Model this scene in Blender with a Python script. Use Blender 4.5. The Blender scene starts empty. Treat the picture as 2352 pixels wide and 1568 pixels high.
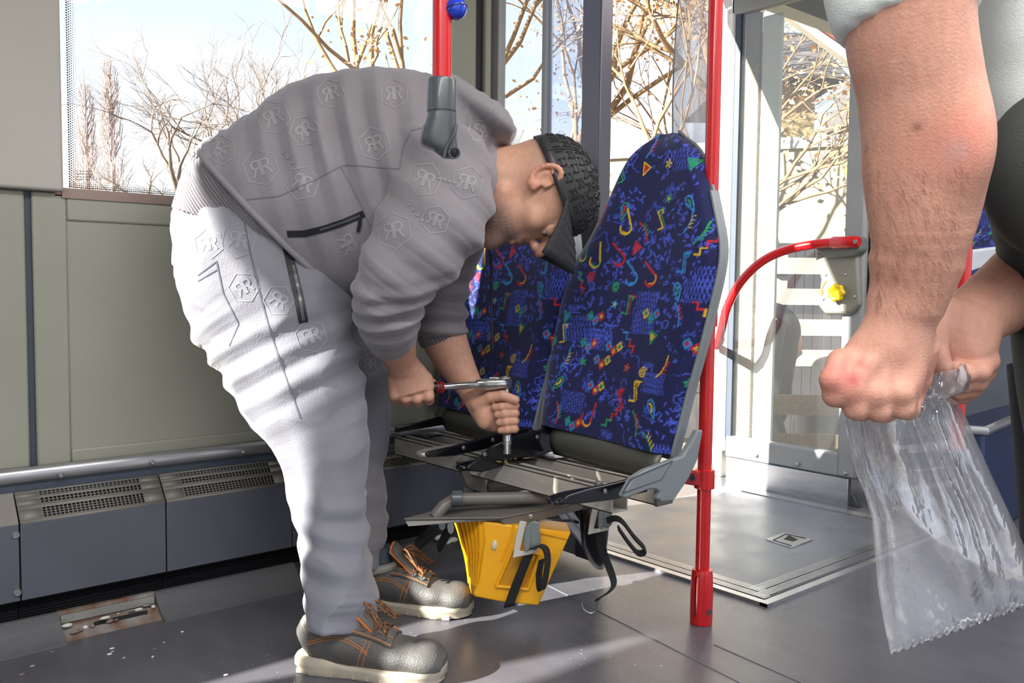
import bpy, bmesh, math, random
import numpy as np
from mathutils import Vector, Matrix
from mathutils.bvhtree import BVHTree
random.seed(7); np.random.seed(7)
SC = bpy.context.scene; COL = SC.collection
# ------------------------------------------------------------------ camera
F, CX, CY, HC = 2030.0, 1176.0, 784.0, 0.78
_p = math.radians(3.55); _r = math.atan(.0102)
_h = Vector((-.7604, .6494, 0)); _r0 = Vector((.6494, .7604, 0))
FW = _h*math.cos(_p) - Vector((0, 0, 1))*math.sin(_p)
_u0 = _r0.cross(FW)
RT = _r0*math.cos(_r) + _u0*math.sin(_r)
UP = _u0*math.cos(_r) - _r0*math.sin(_r)
EYE = Vector((0, 0, HC))
cd = bpy.data.cameras.new('camera'); cam = bpy.data.objects.new('camera', cd); COL.objects.link(cam)
cd.sensor_width = 36; cd.lens = 36*F/2352; cd.clip_start = .02; cd.clip_end = 400
m3 = Matrix((RT, UP, -FW)).transposed()
cam.matrix_world = Matrix.Translation(EYE) @ m3.to_4x4()
SC.camera = cam
# ------------------------------------------------------------------ world, sun, added interior fill, exposure
w = bpy.data.worlds.new('sky'); SC.world = w; w.use_nodes = True
nt = w.node_tree; nt.nodes.clear()
def wn(t, **k):
    n = nt.nodes.new(t)
    for a, b in k.items(): setattr(n, a, b)
    return n
tc = wn('ShaderNodeTexCoord'); sp = wn('ShaderNodeSeparateXYZ'); nt.links.new(tc.outputs['Generated'], sp.inputs[0])
rp = wn('ShaderNodeValToRGB'); nt.links.new(sp.outputs[2], rp.inputs[0])
e = rp.color_ramp.elements
e[0].position = 0.0; e[0].color = (.96, .975, 1, 1)
e[1].position = 0.55; e[1].color = (.52, .67, .96, 1)
x = e.new(.2); x.color = (.80, .88, .99, 1)
mp = wn('ShaderNodeMapping'); mp.inputs['Scale'].default_value = (1.2, 1.2, 3.5); nt.links.new(tc.outputs['Generated'], mp.inputs[0])
nz = wn('ShaderNodeTexNoise'); nz.inputs['Scale'].default_value = 2.3; nz.inputs['Detail'].default_value = 6
nt.links.new(mp.outputs[0], nz.inputs[0])
r2 = wn('ShaderNodeValToRGB'); nt.links.new(nz.outputs[0], r2.inputs[0])
r2.color_ramp.elements[0].position = .46; r2.color_ramp.elements[0].color = (0, 0, 0, 1)
r2.color_ramp.elements[1].position = .72; r2.color_ramp.elements[1].color = (.75, .75, .75, 1)
mx = wn('ShaderNodeMixRGB'); nt.links.new(r2.outputs[0], mx.inputs[0]); nt.links.new(rp.outputs[0], mx.inputs[1])
mx.inputs[2].default_value = (1, 1, 1, 1)
bg = wn('ShaderNodeBackground'); nt.links.new(mx.outputs[0], bg.inputs[0]); bg.inputs[1].default_value = .98
ow = wn('ShaderNodeOutputWorld'); nt.links.new(bg.outputs[0], ow.inputs[0])
sd = bpy.data.lights.new('sun', 'SUN'); sd.energy = 21.0; sd.angle = math.radians(.6); sd.color = (1, .95, .87)
so = bpy.data.objects.new('sun', sd); COL.objects.link(so)
SUN = Vector((.25, .97, -.50)).normalized()
so.rotation_euler = SUN.to_track_quat('-Z', 'Y').to_euler()
def area(name, loc, sx, sy, power, color=(1, .97, .93), direction=(0, 0, -1)):
    d = bpy.data.lights.new(name, 'AREA'); d.shape = 'RECTANGLE'; d.size = sx; d.size_y = sy; d.energy = power; d.color = color
    o = bpy.data.objects.new(name, d); COL.objects.link(o); o.location = loc
    o.rotation_euler = Vector(direction).to_track_quat('-Z', 'Y').to_euler(); return o
area('fill_light', (.12, -.2, 2.12), .35, 3.0, 58)  # added fill under the ceiling, brightens surfaces that face the camera
area('fill_light', (-.55, 2.6, 2.12), .35, 2.2, 22)  # second added fill, towards the door end
vs = SC.view_settings; vs.view_transform = 'Standard'; vs.look = 'None'; vs.gamma = 1; vs.use_curve_mapping = False; vs.exposure = .42
SC.cycles.max_bounces = 8; SC.cycles.transparent_max_bounces = 24; SC.cycles.caustics_reflective = False; SC.cycles.caustics_refractive = False
# ------------------------------------------------------------------ pixel rays of the calibrated view
def ray(px, py): return FW + RT*((px-CX)/F) - UP*((py-CY)/F)
def P(px, py, d): return EYE + ray(px, py)*d
def onz(px, py, z=0.0): r = ray(px, py); return EYE + r*((z-HC)/r.z)
def onx(px, py, x): r = ray(px, py); return EYE + r*(x/r.x)
def ony(px, py, y): r = ray(px, py); return EYE + r*(y/r.y)
V = Vector
# ------------------------------------------------------------------ helpers
def col(r, g, b):
    f = lambda c: ((c/255+.055)/1.055)**2.4 if c/255 > .04045 else c/255/12.92
    return (f(r), f(g), f(b), 1)
MATS = {}
def mat(name, c, rough=.5, metal=0, var=.12, vs=8, bump=.0, bs=60, spec=.5, c2=None, sub=0, sheen=0, coat=0, rvar=0, emis=0, stretch=(1, 1, 1)):
    if name in MATS: return MATS[name]
    m = bpy.data.materials.new(name); m.use_nodes = True; n = m.node_tree.nodes; l = m.node_tree.links
    b = n['Principled BSDF']
    b.inputs['Roughness'].default_value = rough; b.inputs['Metallic'].default_value = metal
    b.inputs['Specular IOR Level'].default_value = spec
    if sub:
        b.inputs['Subsurface Weight'].default_value = sub; b.inputs['Subsurface Radius'].default_value = (.012, .005, .003); b.inputs['Subsurface Scale'].default_value = 1
    if sheen: b.inputs['Sheen Weight'].default_value = sheen; b.inputs['Sheen Roughness'].default_value = .4
    if coat: b.inputs['Coat Weight'].default_value = coat; b.inputs['Coat Roughness'].default_value = .08
    tc = n.new('ShaderNodeTexCoord'); mp = n.new('ShaderNodeMapping'); mp.inputs['Scale'].default_value = stretch
    l.new(tc.outputs['Object'], mp.inputs[0])
    nz = n.new('ShaderNodeTexNoise'); nz.inputs['Scale'].default_value = vs; nz.inputs['Detail'].default_value = 5
    l.new(mp.outputs[0], nz.inputs['Vector'])
    rp = n.new('ShaderNodeValToRGB'); l.new(nz.outputs[0], rp.inputs[0])
    rp.color_ramp.elements[0].position = .3; rp.color_ramp.elements[1].position = .7
    a = c2 or tuple(v*(1-var) for v in c[:3])+(1,)
    d = c if c2 else tuple(min(1, v*(1+var)) for v in c[:3])+(1,)
    rp.color_ramp.elements[0].color = a; rp.color_ramp.elements[1].color = d
    l.new(rp.outputs[0], b.inputs['Base Color'])
    if rvar:
        mr = n.new('ShaderNodeMapRange'); l.new(nz.outputs[0], mr.inputs[0]); mr.inputs[1].default_value = .3; mr.inputs[2].default_value = .7
        mr.inputs[3].default_value = rough-rvar; mr.inputs[4].default_value = rough+rvar; l.new(mr.outputs[0], b.inputs['Roughness'])
    if bump:
        n2 = n.new('ShaderNodeTexNoise'); n2.inputs['Scale'].default_value = bs; n2.inputs['Detail'].default_value = 3
        l.new(mp.outputs[0], n2.inputs['Vector'])
        bp = n.new('ShaderNodeBump'); bp.inputs['Strength'].default_value = bump; bp.inputs['Distance'].default_value = .003
        l.new(n2.outputs[0], bp.inputs['Height']); l.new(bp.outputs[0], b.inputs['Normal'])
    MATS[name] = m; return m
def glass_mat(name, tint=(.93, .96, .97), gloss=.10, rough=.01, milk=0, milkcol=(.9, .92, .95)):
    m = bpy.data.materials.new(name); m.use_nodes = True; n = m.node_tree.nodes; l = m.node_tree.links; n.clear()
    o = n.new('ShaderNodeOutputMaterial'); t = n.new('ShaderNodeBsdfTransparent'); t.inputs[0].default_value = tint+(1,)
    g = n.new('ShaderNodeBsdfGlossy'); g.inputs['Roughness'].default_value = rough
    lw = n.new('ShaderNodeLayerWeight'); lw.inputs[0].default_value = .35
    mr = n.new('ShaderNodeMapRange'); l.new(lw.outputs['Facing'], mr.inputs[0]); mr.inputs[3].default_value = gloss*.5; mr.inputs[4].default_value = min(1, gloss*6)
    mx = n.new('ShaderNodeMixShader'); l.new(mr.outputs[0], mx.inputs[0]); l.new(t.outputs[0], mx.inputs[1]); l.new(g.outputs[0], mx.inputs[2])
    last = mx
    if milk:
        d = n.new('ShaderNodeBsdfDiffuse'); d.inputs[0].default_value = milkcol+(1,)
        nz = n.new('ShaderNodeTexNoise'); nz.inputs['Scale'].default_value = 9; nz.inputs['Detail'].default_value = 6
        m2 = n.new('ShaderNodeMapRange'); l.new(nz.outputs[0], m2.inputs[0]); m2.inputs[1].default_value = .3; m2.inputs[2].default_value = .75
        m2.inputs[3].default_value = milk*.35; m2.inputs[4].default_value = milk*1.4
        x2 = n.new('ShaderNodeMixShader'); l.new(m2.outputs[0], x2.inputs[0]); l.new(mx.outputs[0], x2.inputs[1]); l.new(d.outputs[0], x2.inputs[2]); last = x2
    l.new(last.outputs[0], o.inputs[0]); MATS[name] = m; return m
class MB:
    def __init__(s): s.v = []; s.f = []
    def add(s, vs, fs):
        o = len(s.v); s.v += [V(v) for v in vs]; s.f += [tuple(i+o for i in f) for f in fs]; return s
    def box(s, c, size, rot=None):
        c = V(c); q = []
        for dz in (-.5, .5):
            for dx, dy in ((-.5, -.5), (.5, -.5), (.5, .5), (-.5, .5)):
                d = V((dx*size[0], dy*size[1], dz*size[2]))
                q.append(c + (rot @ d if rot else d))
        return s.add(q, [(3, 2, 1, 0), (4, 5, 6, 7), (0, 1, 5, 4), (1, 2, 6, 5), (2, 3, 7, 6), (3, 0, 4, 7)])
    def mm(s, a, b): return s.box([(a[i]+b[i])/2 for i in range(3)], [abs(b[i]-a[i]) for i in range(3)])
    def tube(s, pts, r, n=12, cap=True, flat=None, up=None):
        pts = [V(p) for p in pts]; k = len(pts); rs = r if isinstance(r, (list, tuple)) else [r]*k
        vs = []; fs = []; pu = None
        for i, p in enumerate(pts):
            t = (pts[min(i+1, k-1)]-pts[max(i-1, 0)])
            if t.length < 1e-9: t = V((0, 0, 1))
            t.normalize()
            if pu is None:
                a = V(up) if up else (V((0, 0, 1)) if abs(t.z) < .9 else V((1, 0, 0)))
            else: a = pu
            u = (a - t*a.dot(t)); u.normalize(); w_ = t.cross(u); pu = u
            fl = flat if flat else 1
            for j in range(n):
                an = 2*math.pi*j/n
                vs.append(p + u*(math.cos(an)*rs[i]) + w_*(math.sin(an)*rs[i]*fl))
        for i in range(k-1):
            for j in range(n): fs.append((i*n+j, i*n+(j+1) % n, (i+1)*n+(j+1) % n, (i+1)*n+j))
        if cap: fs.append(tuple(range(n))[::-1]); fs.append(tuple(range((k-1)*n, k*n)))
        return s.add(vs, fs)
    def lathe(s, c, axis, prof, n=24):
        axis = V(axis).normalized(); c = V(c)
        return s.tube([c+axis*(h+1e-6*i) for i, (h, r) in enumerate(prof)], [max(r, 1e-4) for h, r in prof], n) if 0 else s._lathe(c, axis, prof, n)
    def _lathe(s, c, ax, prof, n):
        u = ax.orthogonal().normalized(); w_ = ax.cross(u); vs = []; fs = []; k = len(prof)
        for h, r in prof:
            for j in range(n):
                a = 2*math.pi*j/n; vs.append(c+ax*h+u*(math.cos(a)*r)+w_*(math.sin(a)*r))
        for i in range(k-1):
            for j in range(n): fs.append((i*n+j, i*n+(j+1) % n, (i+1)*n+(j+1) % n, (i+1)*n+j))
        fs.append(tuple(range(n))[::-1]); fs.append(tuple(range((k-1)*n, k*n)))
        return s.add(vs, fs)
    def prism(s, pts, d):
        pts = [V(p) for p in pts]; d = V(d); n = len(pts)
        return s.add(pts+[p+d for p in pts], [tuple(range(n))[::-1], tuple(range(n, 2*n))]+[(i, (i+1) % n, n+(i+1) % n, n+i) for i in range(n)])
    def strip(s, pts, wv, th):
        # flat band along pts, width vector(s) wv, thickness th
        pts = [V(p) for p in pts]; k = len(pts); vs = []; fs = []
        for i, p in enumerate(pts):
            t = (pts[min(i+1, k-1)]-pts[max(i-1, 0)]).normalized()
            wi = V(wv[i]) if isinstance(wv, list) else V(wv)
            nn = t.cross(wi).normalized()*th*.5; wi = wi*.5
            vs += [p-wi-nn, p+wi-nn, p+wi+nn, p-wi+nn]
        for i in range(k-1):
            for j in range(4): fs.append((i*4+j, i*4+(j+1) % 4, i*4+4+(j+1) % 4, i*4+4+j))
        fs.append((3, 2, 1, 0)); fs.append(tuple(range(4*k-4, 4*k)))
        return s.add(vs, fs)
    def loft(s, rings, cap=True):
        k = len(rings); n = len(rings[0]); fs = []
        for i in range(k-1):
            for j in range(n): fs.append((i*n+j, i*n+(j+1) % n, (i+1)*n+(j+1) % n, (i+1)*n+j))
        if cap: fs.append(tuple(range(n))[::-1]); fs.append(tuple(range((k-1)*n, k*n)))
        return s.add([v for r in rings for v in r], fs)
    def grid(s, rows):
        k = len(rows); n = len(rows[0])
        return s.add([v for r in rows for v in r], [(i*n+j, i*n+j+1, (i+1)*n+j+1, (i+1)*n+j) for i in range(k-1) for j in range(n-1)])
    def sphere(s, c, r, nu=16, nv=10, rot=None):
        c = V(c); rr = r if isinstance(r, (tuple, list)) else (r, r, r); rings = []
        for i in range(nv+1):
            a = math.pi*i/nv; q = []
            for j in range(nu):
                b = 2*math.pi*j/nu; st = max(math.sin(a), 1e-3)
                d = V((rr[0]*st*math.cos(b), rr[1]*st*math.sin(b), rr[2]*math.cos(a)))
                q.append(c+(rot @ d if rot else d))
            rings.append(q)
        return s.loft(rings)
WL = {}
def tag(o, label=None, cat=None, group=None, kind=None):
    if label: o['label'] = label
    if cat: o['category'] = cat
    if group: o['group'] = group
    if kind: o['kind'] = kind
    return o
def link_mesh(name, me, m, parent, org, angle=35):
    for mm_ in (m if isinstance(m, list) else [m]): me.materials.append(mm_)
    o = bpy.data.objects.new(name, me); COL.objects.link(o)
    if parent is not None:
        o.parent = parent; WL[o] = WL[parent]
    else:
        WL[o] = org; o.location = org
    return o
def obj(name, mb, m, parent=None, bevel=0, angle=35, segs=2, solid=0, subsurf=0, kind=None):
    vs = mb.v
    if parent is not None: org = WL[parent]
    else:
        lo = [min(v[i] for v in vs) for i in range(3)]; hi = [max(v[i] for v in vs) for i in range(3)]
        org = V(((lo[0]+hi[0])/2, (lo[1]+hi[1])/2, lo[2]))
    me = bpy.data.meshes.new(name); me.from_pydata([v-org for v in vs], [], mb.f); me.update()
    bm = bmesh.new(); bm.from_mesh(me); bmesh.ops.recalc_face_normals(bm, faces=bm.faces); bm.to_mesh(me); bm.free()
    me.shade_smooth()
    if angle < 180: me.set_sharp_from_angle(angle=math.radians(angle))
    o = link_mesh(name, me, m, parent, org)
    if solid:
        md = o.modifiers.new('s', 'SOLIDIFY'); md.thickness = solid; md.offset = 0
    if bevel:
        md = o.modifiers.new('b', 'BEVEL'); md.width = bevel; md.segments = segs; md.limit_method = 'ANGLE'; md.angle_limit = math.radians(40); md.harden_normals = False
    if subsurf:
        md = o.modifiers.new('u', 'SUBSURF'); md.levels = subsurf; md.render_levels = subsurf
    if kind: o['kind'] = kind
    return o
def empty(name, loc, label=None, cat=None, group=None, kind=None, parent=None):
    o = bpy.data.objects.new(name, None); COL.objects.link(o); o.empty_display_size = .05
    loc = V(loc)
    if parent is not None: o.parent = parent; o.location = loc-WL[parent]
    else: o.location = loc
    WL[o] = loc
    return tag(o, label, cat, group, kind)
def copy_tree(o, parent=None):
    c = o.copy(); COL.objects.link(c); c.parent = parent; WL[c] = WL[o]
    for ch in list(o.children): copy_tree(ch, c)
    return c
def smooth_path(pts, n=8):
    pts = [V(p) for p in pts]; out = []
    q = [pts[0]*2-pts[1]]+pts+[pts[-1]*2-pts[-2]]
    for i in range(1, len(q)-2):
        p0, p1, p2, p3 = q[i-1:i+3]
        for j in range(n):
            t = j/n
            out.append(.5*((2*p1)+(p2-p0)*t+(2*p0-5*p1+4*p2-p3)*t*t+(3*p1-p0-3*p2+p3)*t**3))
    out.append(pts[-1]); return out
def rotm(ax, deg): return Matrix.Rotation(math.radians(deg), 3, ax)
# ------------------------------------------------------------------ materials
M_panel = mat('panel_plastic', col(150, 150, 136), .5, var=.05, vs=3, bump=.12, bs=220)
M_post = mat('post_plastic', col(172, 168, 160), .55, var=.03, vs=4, bump=.08, bs=260)
M_groove = mat('groove_rubber', col(62, 72, 84), .5)
M_heat = mat('heater_metal', col(86, 88, 97), .42, var=.10, vs=5, bump=.05, bs=400)
M_heat_top = mat('heater_top_metal', col(128, 124, 116), .45, var=.10, vs=6)
M_alu = mat('brushed_aluminium', col(190, 190, 192), .32, .85, var=.10, vs=14, stretch=(1, 1, 6))
M_alu2 = mat('worn_aluminium', col(170, 168, 160), .42, .6, var=.16, vs=9)
M_black = mat('black_plastic', col(28, 29, 32), .4, var=.2)
M_rubber = mat('black_rubber', col(24, 25, 28), .6)
M_kick = mat('cove_vinyl', col(96, 96, 98), .5, var=.08, vs=6, bump=.25, bs=40, stretch=(14, .8, 14))
M_rust = mat('rusty_steel', col(150, 148, 142), .7, .2, vs=22, c2=col(112, 70, 42), bump=.5, bs=90)
M_steel = mat('zinc_steel', col(165, 165, 163), .35, .8, var=.12, vs=30)
M_red = mat('red_paint', col(205, 24, 28), .28, var=.07, vs=6, coat=.5, spec=.5)
M_dgrey = mat('dark_grey_plastic', col(74, 80, 84), .34, var=.08, coat=.2)
M_white = mat('white_frame_paint', col(214, 214, 206), .42, var=.04)
M_grey = mat('grey_frame_paint', col(150, 152, 152), .4, var=.06)
M_ceil = mat('ceiling_panel', col(205, 205, 200), .6, var=.03)
G_win = glass_mat('window_glass', tint=(.97, .98, .985), gloss=.025)
G_blue = glass_mat('tinted_glass', tint=(.80, .85, .96), gloss=.07)
G_door = glass_mat('door_glass', tint=(.92, .94, .93), gloss=.06, milk=.012)
G_screen = glass_mat('screen_glass', tint=(.97, .98, 1), gloss=.06, milk=.40)
def floor_mat():
    m = mat('vinyl_floor', col(92, 91, 96), .30, var=.10, vs=3.2, bump=.10, bs=420, rvar=.08)
    n = m.node_tree.nodes; l = m.node_tree.links; b = n['Principled BSDF']
    src = b.inputs['Base Color'].links[0].from_socket
    tc = n.new('ShaderNodeTexCoord')
    # dust flecks
    vo = n.new('ShaderNodeTexVoronoi'); vo.inputs['Scale'].default_value = 55; vo.inputs['Randomness'].default_value = 1
    l.new(tc.outputs['Object'], vo.inputs[0])
    lt = n.new('ShaderNodeMath'); lt.operation = 'LESS_THAN'; l.new(vo.outputs['Distance'], lt.inputs[0]); lt.inputs[1].default_value = .085
    nz = n.new('ShaderNodeTexNoise'); nz.inputs['Scale'].default_value = 2.0; l.new(tc.outputs['Object'], nz.inputs[0])
    gt = n.new('ShaderNodeMapRange'); l.new(nz.outputs[0], gt.inputs[0]); gt.inputs[1].default_value = .52; gt.inputs[2].default_value = .62
    mu = n.new('ShaderNodeMath'); mu.operation = 'MULTIPLY'; l.new(lt.outputs[0], mu.inputs[0]); l.new(gt.outputs[0], mu.inputs[1])
    mx = n.new('ShaderNodeMixRGB'); l.new(mu.outputs[0], mx.inputs[0]); l.new(src, mx.inputs[1]); mx.inputs[2].default_value = col(190, 188, 185)
    # scuff streaks
    mp = n.new('ShaderNodeMapping'); mp.inputs['Scale'].default_value = (7, 22, 1); mp.inputs['Rotation'].default_value = (0, 0, .9); l.new(tc.outputs['Object'], mp.inputs[0])
    n3 = n.new('ShaderNodeTexNoise'); n3.inputs['Scale'].default_value = 1.1; n3.inputs['Detail'].default_value = 8; l.new(mp.outputs[0], n3.inputs[0])
    r3 = n.new('ShaderNodeValToRGB'); l.new(n3.outputs[0], r3.inputs[0]); r3.color_ramp.elements[0].position = .35; r3.color_ramp.elements[0].color = (.72, .73, .77, 1); r3.color_ramp.elements[1].position = .65; r3.color_ramp.elements[1].color = (1.15, 1.15, 1.15, 1)
    m2 = n.new('ShaderNodeMixRGB'); m2.blend_type = 'MULTIPLY'; m2.inputs[0].default_value = .3; l.new(mx.outputs[0], m2.inputs[1]); l.new(r3.outputs[0], m2.inputs[2])
    l.new(m2.outputs[0], b.inputs['Base Color']); return m
M_floor = floor_mat()
# ------------------------------------------------------------------ bus shell
def st(name, mb, m, parent=None, **k):
    o = obj(name, mb, m, parent, **k)
    if parent is None: o['kind'] = 'structure'
    return o
XW = -2.15
floor = st('floor', MB().mm((-2.2, -3.6, -.08), (1.2, 5.6, 0)), M_floor)
st('ceiling', MB().mm((-2.3, -3.6, 2.15), (.5, 5.6, 2.25)), M_ceil)
st('wall_back', MB().mm((-2.3, -3.7, 0), (1.2, -3.6, 2.15)), M_ceil)
wl = MB().mm((-2.26, -3.6, -.08), (-2.165, 1.76, .955))
wl.mm((-2.26, -3.6, 1.98), (-2.165, 5.6, 2.15))
for a, b in ((-3.6, -3.3), (-1.95, -1.8), (.12, .525), (1.60, 1.77), (4.2, 5.6)): wl.mm((-2.26, a, .955), (-2.165, b, 1.98))
wl.mm((-2.26, 4.2, -.08), (-2.165, 5.6, .955))
wall = st('wall_left', wl, M_grey)
yP = onx(147, 440, -2.12).y
st('trim_1', MB().mm((-2.165, .10, onx(147, 439, -2.12).z), (-2.12, yP, 2.15)), M_post, bevel=.006)
# lower lining panels, a recess pressed into each
zb, zt = onx(90, 1072, XW).z, onx(75, 438, XW).z
g0, g1 = onx(62, 700, XW).y, onx(78, 700, XW).y
def lining(y0, y1, inset=None, name='panel'):
    mb = MB()
    if inset:
        i0, i1, j0, j1 = inset; x0, x1 = XW-.012, XW
        mb.mm((x0, y0, zb), (x1, i0, zt)); mb.mm((x0, i1, zb), (x1, y1, zt))
        mb.mm((x0, i0, zb), (x1, i1, j0)); mb.mm((x0, i0, j1), (x1, i1, zt)); mb.mm((x0-.004, i0-.01, j0-.01), (x1-.007, i1+.01, j1+.01))
    else: mb.mm((XW-.014, y0, zb), (XW, y1, zt))
    return obj(name, mb, M_panel, wall, bevel=.005)
lining(-1.2, g0)
lining(g1, 1.60, (onx(158, 700, XW).y, 1.22, onx(165, 1032, XW).z, onx(152, 506, XW).z))
obj('groove_strip', MB().mm((XW-.016, g0, zb-.01), (XW-.010, g1, zt)), M_groove, wall)
# bumper rail under the panels
zr = onx(0, 1100, -2.12).z
rl = MB(); rl.tube([(-2.135, -1.2, zr), (-2.135, 1.6, zr)], .017, 12, flat=.7, up=(0, 0, 1))
rail = st('trim_2', rl, M_alu)
for q in ((140, 1092), (350, 1062), (560, 1038)):
    c = onx(*q, -2.118); obj('rivet', MB().lathe((c.x-.004, c.y, c.z), (1, 0, 0), [(0, .006), (.006, .006), (.009, .003)], 10), M_steel, rail)
st('trim_3', MB().mm((-2.165, -1.2, .20), (-2.14, 1.6, zb-.008)), M_groove)
# ---- window 1
win = st('window_1', MB().mm((-2.20, .52, .966), (-2.145, 1.60, .988)).mm((-2.20, .52, 1.95), (-2.15, 1.6, 1.985)).mm((-2.2, yP-.012, .97), (-2.15, yP+.004, 1.97)).mm((-2.2, 1.585, .97), (-2.15, 1.60, 1.97)), mat('window_frame_metal', col(140, 122, 112), .45, .3))
obj('pane', MB().mm((-2.195, .525, .975), (-2.188, 1.595, 1.965)), G_win, win)
fr = MB()
yl = onx(152, 200, -2.187).y; zl = onx(160, 432, -2.187).z
for c_ in range(5):
    for i in range(170):
        fr.lathe((-2.186, yl+.003+c_*.0042, zl+.004+i*.0055+(c_ % 2)*.0027), (1, 0, 0), [(0, .0021-.00034*c_), (.0004, .0021-.00034*c_)], 5)
for c_ in range(4):
    for i in range(260):
        fr.lathe((-2.186, yl+.003+i*.0042, zl+.003+c_*.0045), (1, 0, 0), [(0, .0019-.0004*c_), (.0004, .0019-.0004*c_)], 5)
obj('dotted_border', fr, M_black, win, kind='stuff')
stp = MB()
random.seed(3)
for k, yy in enumerate((392, 398, 405, 411)):      # unreadable maker's stamp etched in the corner of the glass
    xx = 175
    while xx < (213, 208, 205, 204)[k]:
        wv = random.choice((3, 4, 6)); a = onx(xx, yy, -2.1865); b = onx(xx+wv, yy+2.4, -2.1865); stp.mm((-2.187, a.y, a.z), (-2.1862, b.y, b.z)); xx += wv+random.choice((1.5, 2, 4))
c = onx(211, 404, -2.186); stp.tube([c+V((0, math.cos(a)*.0042, math.sin(a)*.0042)) for a in [i*math.pi/6 for i in range(13)]], .0005, 4)
obj('glass_stamp', stp, M_dgrey, win, kind='stuff')
for i, (a, b) in enumerate(((-1.8, .12), (-3.3, -1.95))):
    ww = st('window_%d' % (i+2), MB().mm((-2.2, a, .95), (-2.15, b, .97)).mm((-2.2, a, 1.965), (-2.15, b, 1.985)), M_grey)
    obj('pane', MB().mm((-2.195, a, .97), (-2.188, b, 1.965)), G_win, ww)
# ---- post between window and door
XB = -2.12
yb = [onx(p_, 100, XB).y for p_ in (1040, 1096, 1116, 1131, 1153)]
st('trim_4', MB().mm((-2.165, yb[0]-.03, .36), (XB, yb[1], 2.15)), M_panel, bevel=.008)
st('trim_5', MB().mm((-2.165, yb[1], .36), (XB-.015, yb[2], 2.15)), M_rubber)
st('trim_6', MB().mm((-2.165, yb[2], .0), (XB, yb[3]-.002, 2.15)), M_panel, bevel=.006)
# ---- heater covers along the wall
XH = -2.085
ht = onx(55, 1202, XH).z; hb = onx(55, 1379, XH).z
ys = [onx(p_, 1250, XH).y for p_ in (46, 383)]; L1 = ys[1]-ys[0]
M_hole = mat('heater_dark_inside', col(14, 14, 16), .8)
segs_ = [(ys[0]-.5, ys[0], 0), (ys[0], ys[1], 1), (ys[1], ys[1]+L1*1.05, 1), (ys[1]+L1*1.05, 1.60, 1)]
x_t, z_t = -2.137, ht+.058      # rear edge of the sloping top
hroot = []
for k, (y0, y1, gr) in enumerate(segs_):
    y0 += .0015; y1 -= .0015
    lab = ['grey heater cover beside the left frame edge with two exposed screws', 'grey heater cover behind the gap in the floor cove, with a square-holed grille', 'grey heater cover directly behind the mechanic\'s legs, with a square-holed grille', 'grey heater cover under the metal seat frame by the window'][k]
    r = empty('heater_cover', (XH, (y0+y1)/2, hb), lab, 'heater', 'heater covers along the left wall')
    obj('front_panel', MB().prism([(XH-.04, y0, hb-.01), (XH-.002, y0, hb), (XH, y0, ht), (XH-.004, y0, ht), (XH-.05, y0, hb)], (0, y1-y0, 0)), M_heat, r, bevel=.0015)
    # sloping top with holes
    n0 = V((XH, 0, ht)); n1 = V((x_t, 0, z_t)); dv = n1-n0; nn = V((-dv.z, 0, dv.x)); nn.normalize()
    if nn.z < 0: nn = -nn
    def slope(u, y, o=0): p_ = n0+dv*u+nn*o; return V((p_.x, y, p_.z))
    if not gr:
        obj('top_panel', MB().prism([slope(0, y0), slope(1, y0), slope(1, y0, -.003), slope(0, y0, -.003)], (0, y1-y0, 0)), M_heat_top, r)
        for q in ((36, 1229), (40, 1361)):
            c = onx(*q, XH); obj('screw', MB().lathe((XH-.002, c.y, c.z), (1, 0, 0), [(0, .0085), (.003, .0085), (.006, .006), (.006, .003), (.003, .003)], 14), M_steel, r)
    else:
        m0, m1 = y0+.045, y1-.045; g = MB(); cell = .0085; ncol = int((m1-m0)/cell); cell = (m1-m0)/ncol
        def plate(u0, u1, a, b): g.add([slope(u0, a), slope(u1, a), slope(u1, b), slope(u0, b)], [(0, 1, 2, 3)])
        lu = dv.length
        bands = [(.10*1, .42, 4), (.55, .72, 2), (.80, .94, 2)]
        prev = 0
        for u0, u1, nr in bands:
            plate(prev, u0, y0, y1); prev = u1
            plate(u0, u1, y0, m0); plate(u0, u1, m1, y1)
            du = (u1-u0)/nr
            for i in range(nr):
                plate(u0+i*du, u0+i*du+du*.28, m0, m1)
                for j in range(ncol): plate(u0+i*du+du*.28, u0+(i+1)*du, m0+j*cell, m0+j*cell+cell*.3)
        plate(prev, 1, y0, y1)
        obj('grille', g, M_heat_top, r, solid=.0012)
        obj('inner_box', MB().prism([slope(0, y0+.02, -.012), slope(1, y0+.02, -.012), slope(1, y0+.02, -.02), slope(0, y0+.02, -.02)], (0, y1-y0-.04, 0)), M_hole, r)
    # dark slotted strip under the cover
    kb = MB().mm((XH-.045, y0, .035), (XH-.035, y1, hb+.0))
    obj('lower_backing', kb, M_hole, r)
    ls = MB()
    for i in range(8): zz = .04+i*(hb-.045)/8; ls.prism([(XH-.035, y0, zz), (XH-.028, y0, zz+.001), (XH-.035, y0, zz+.004)], (0, y1-y0, 0))
    obj('lower_grille', ls, M_black, r)
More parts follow.
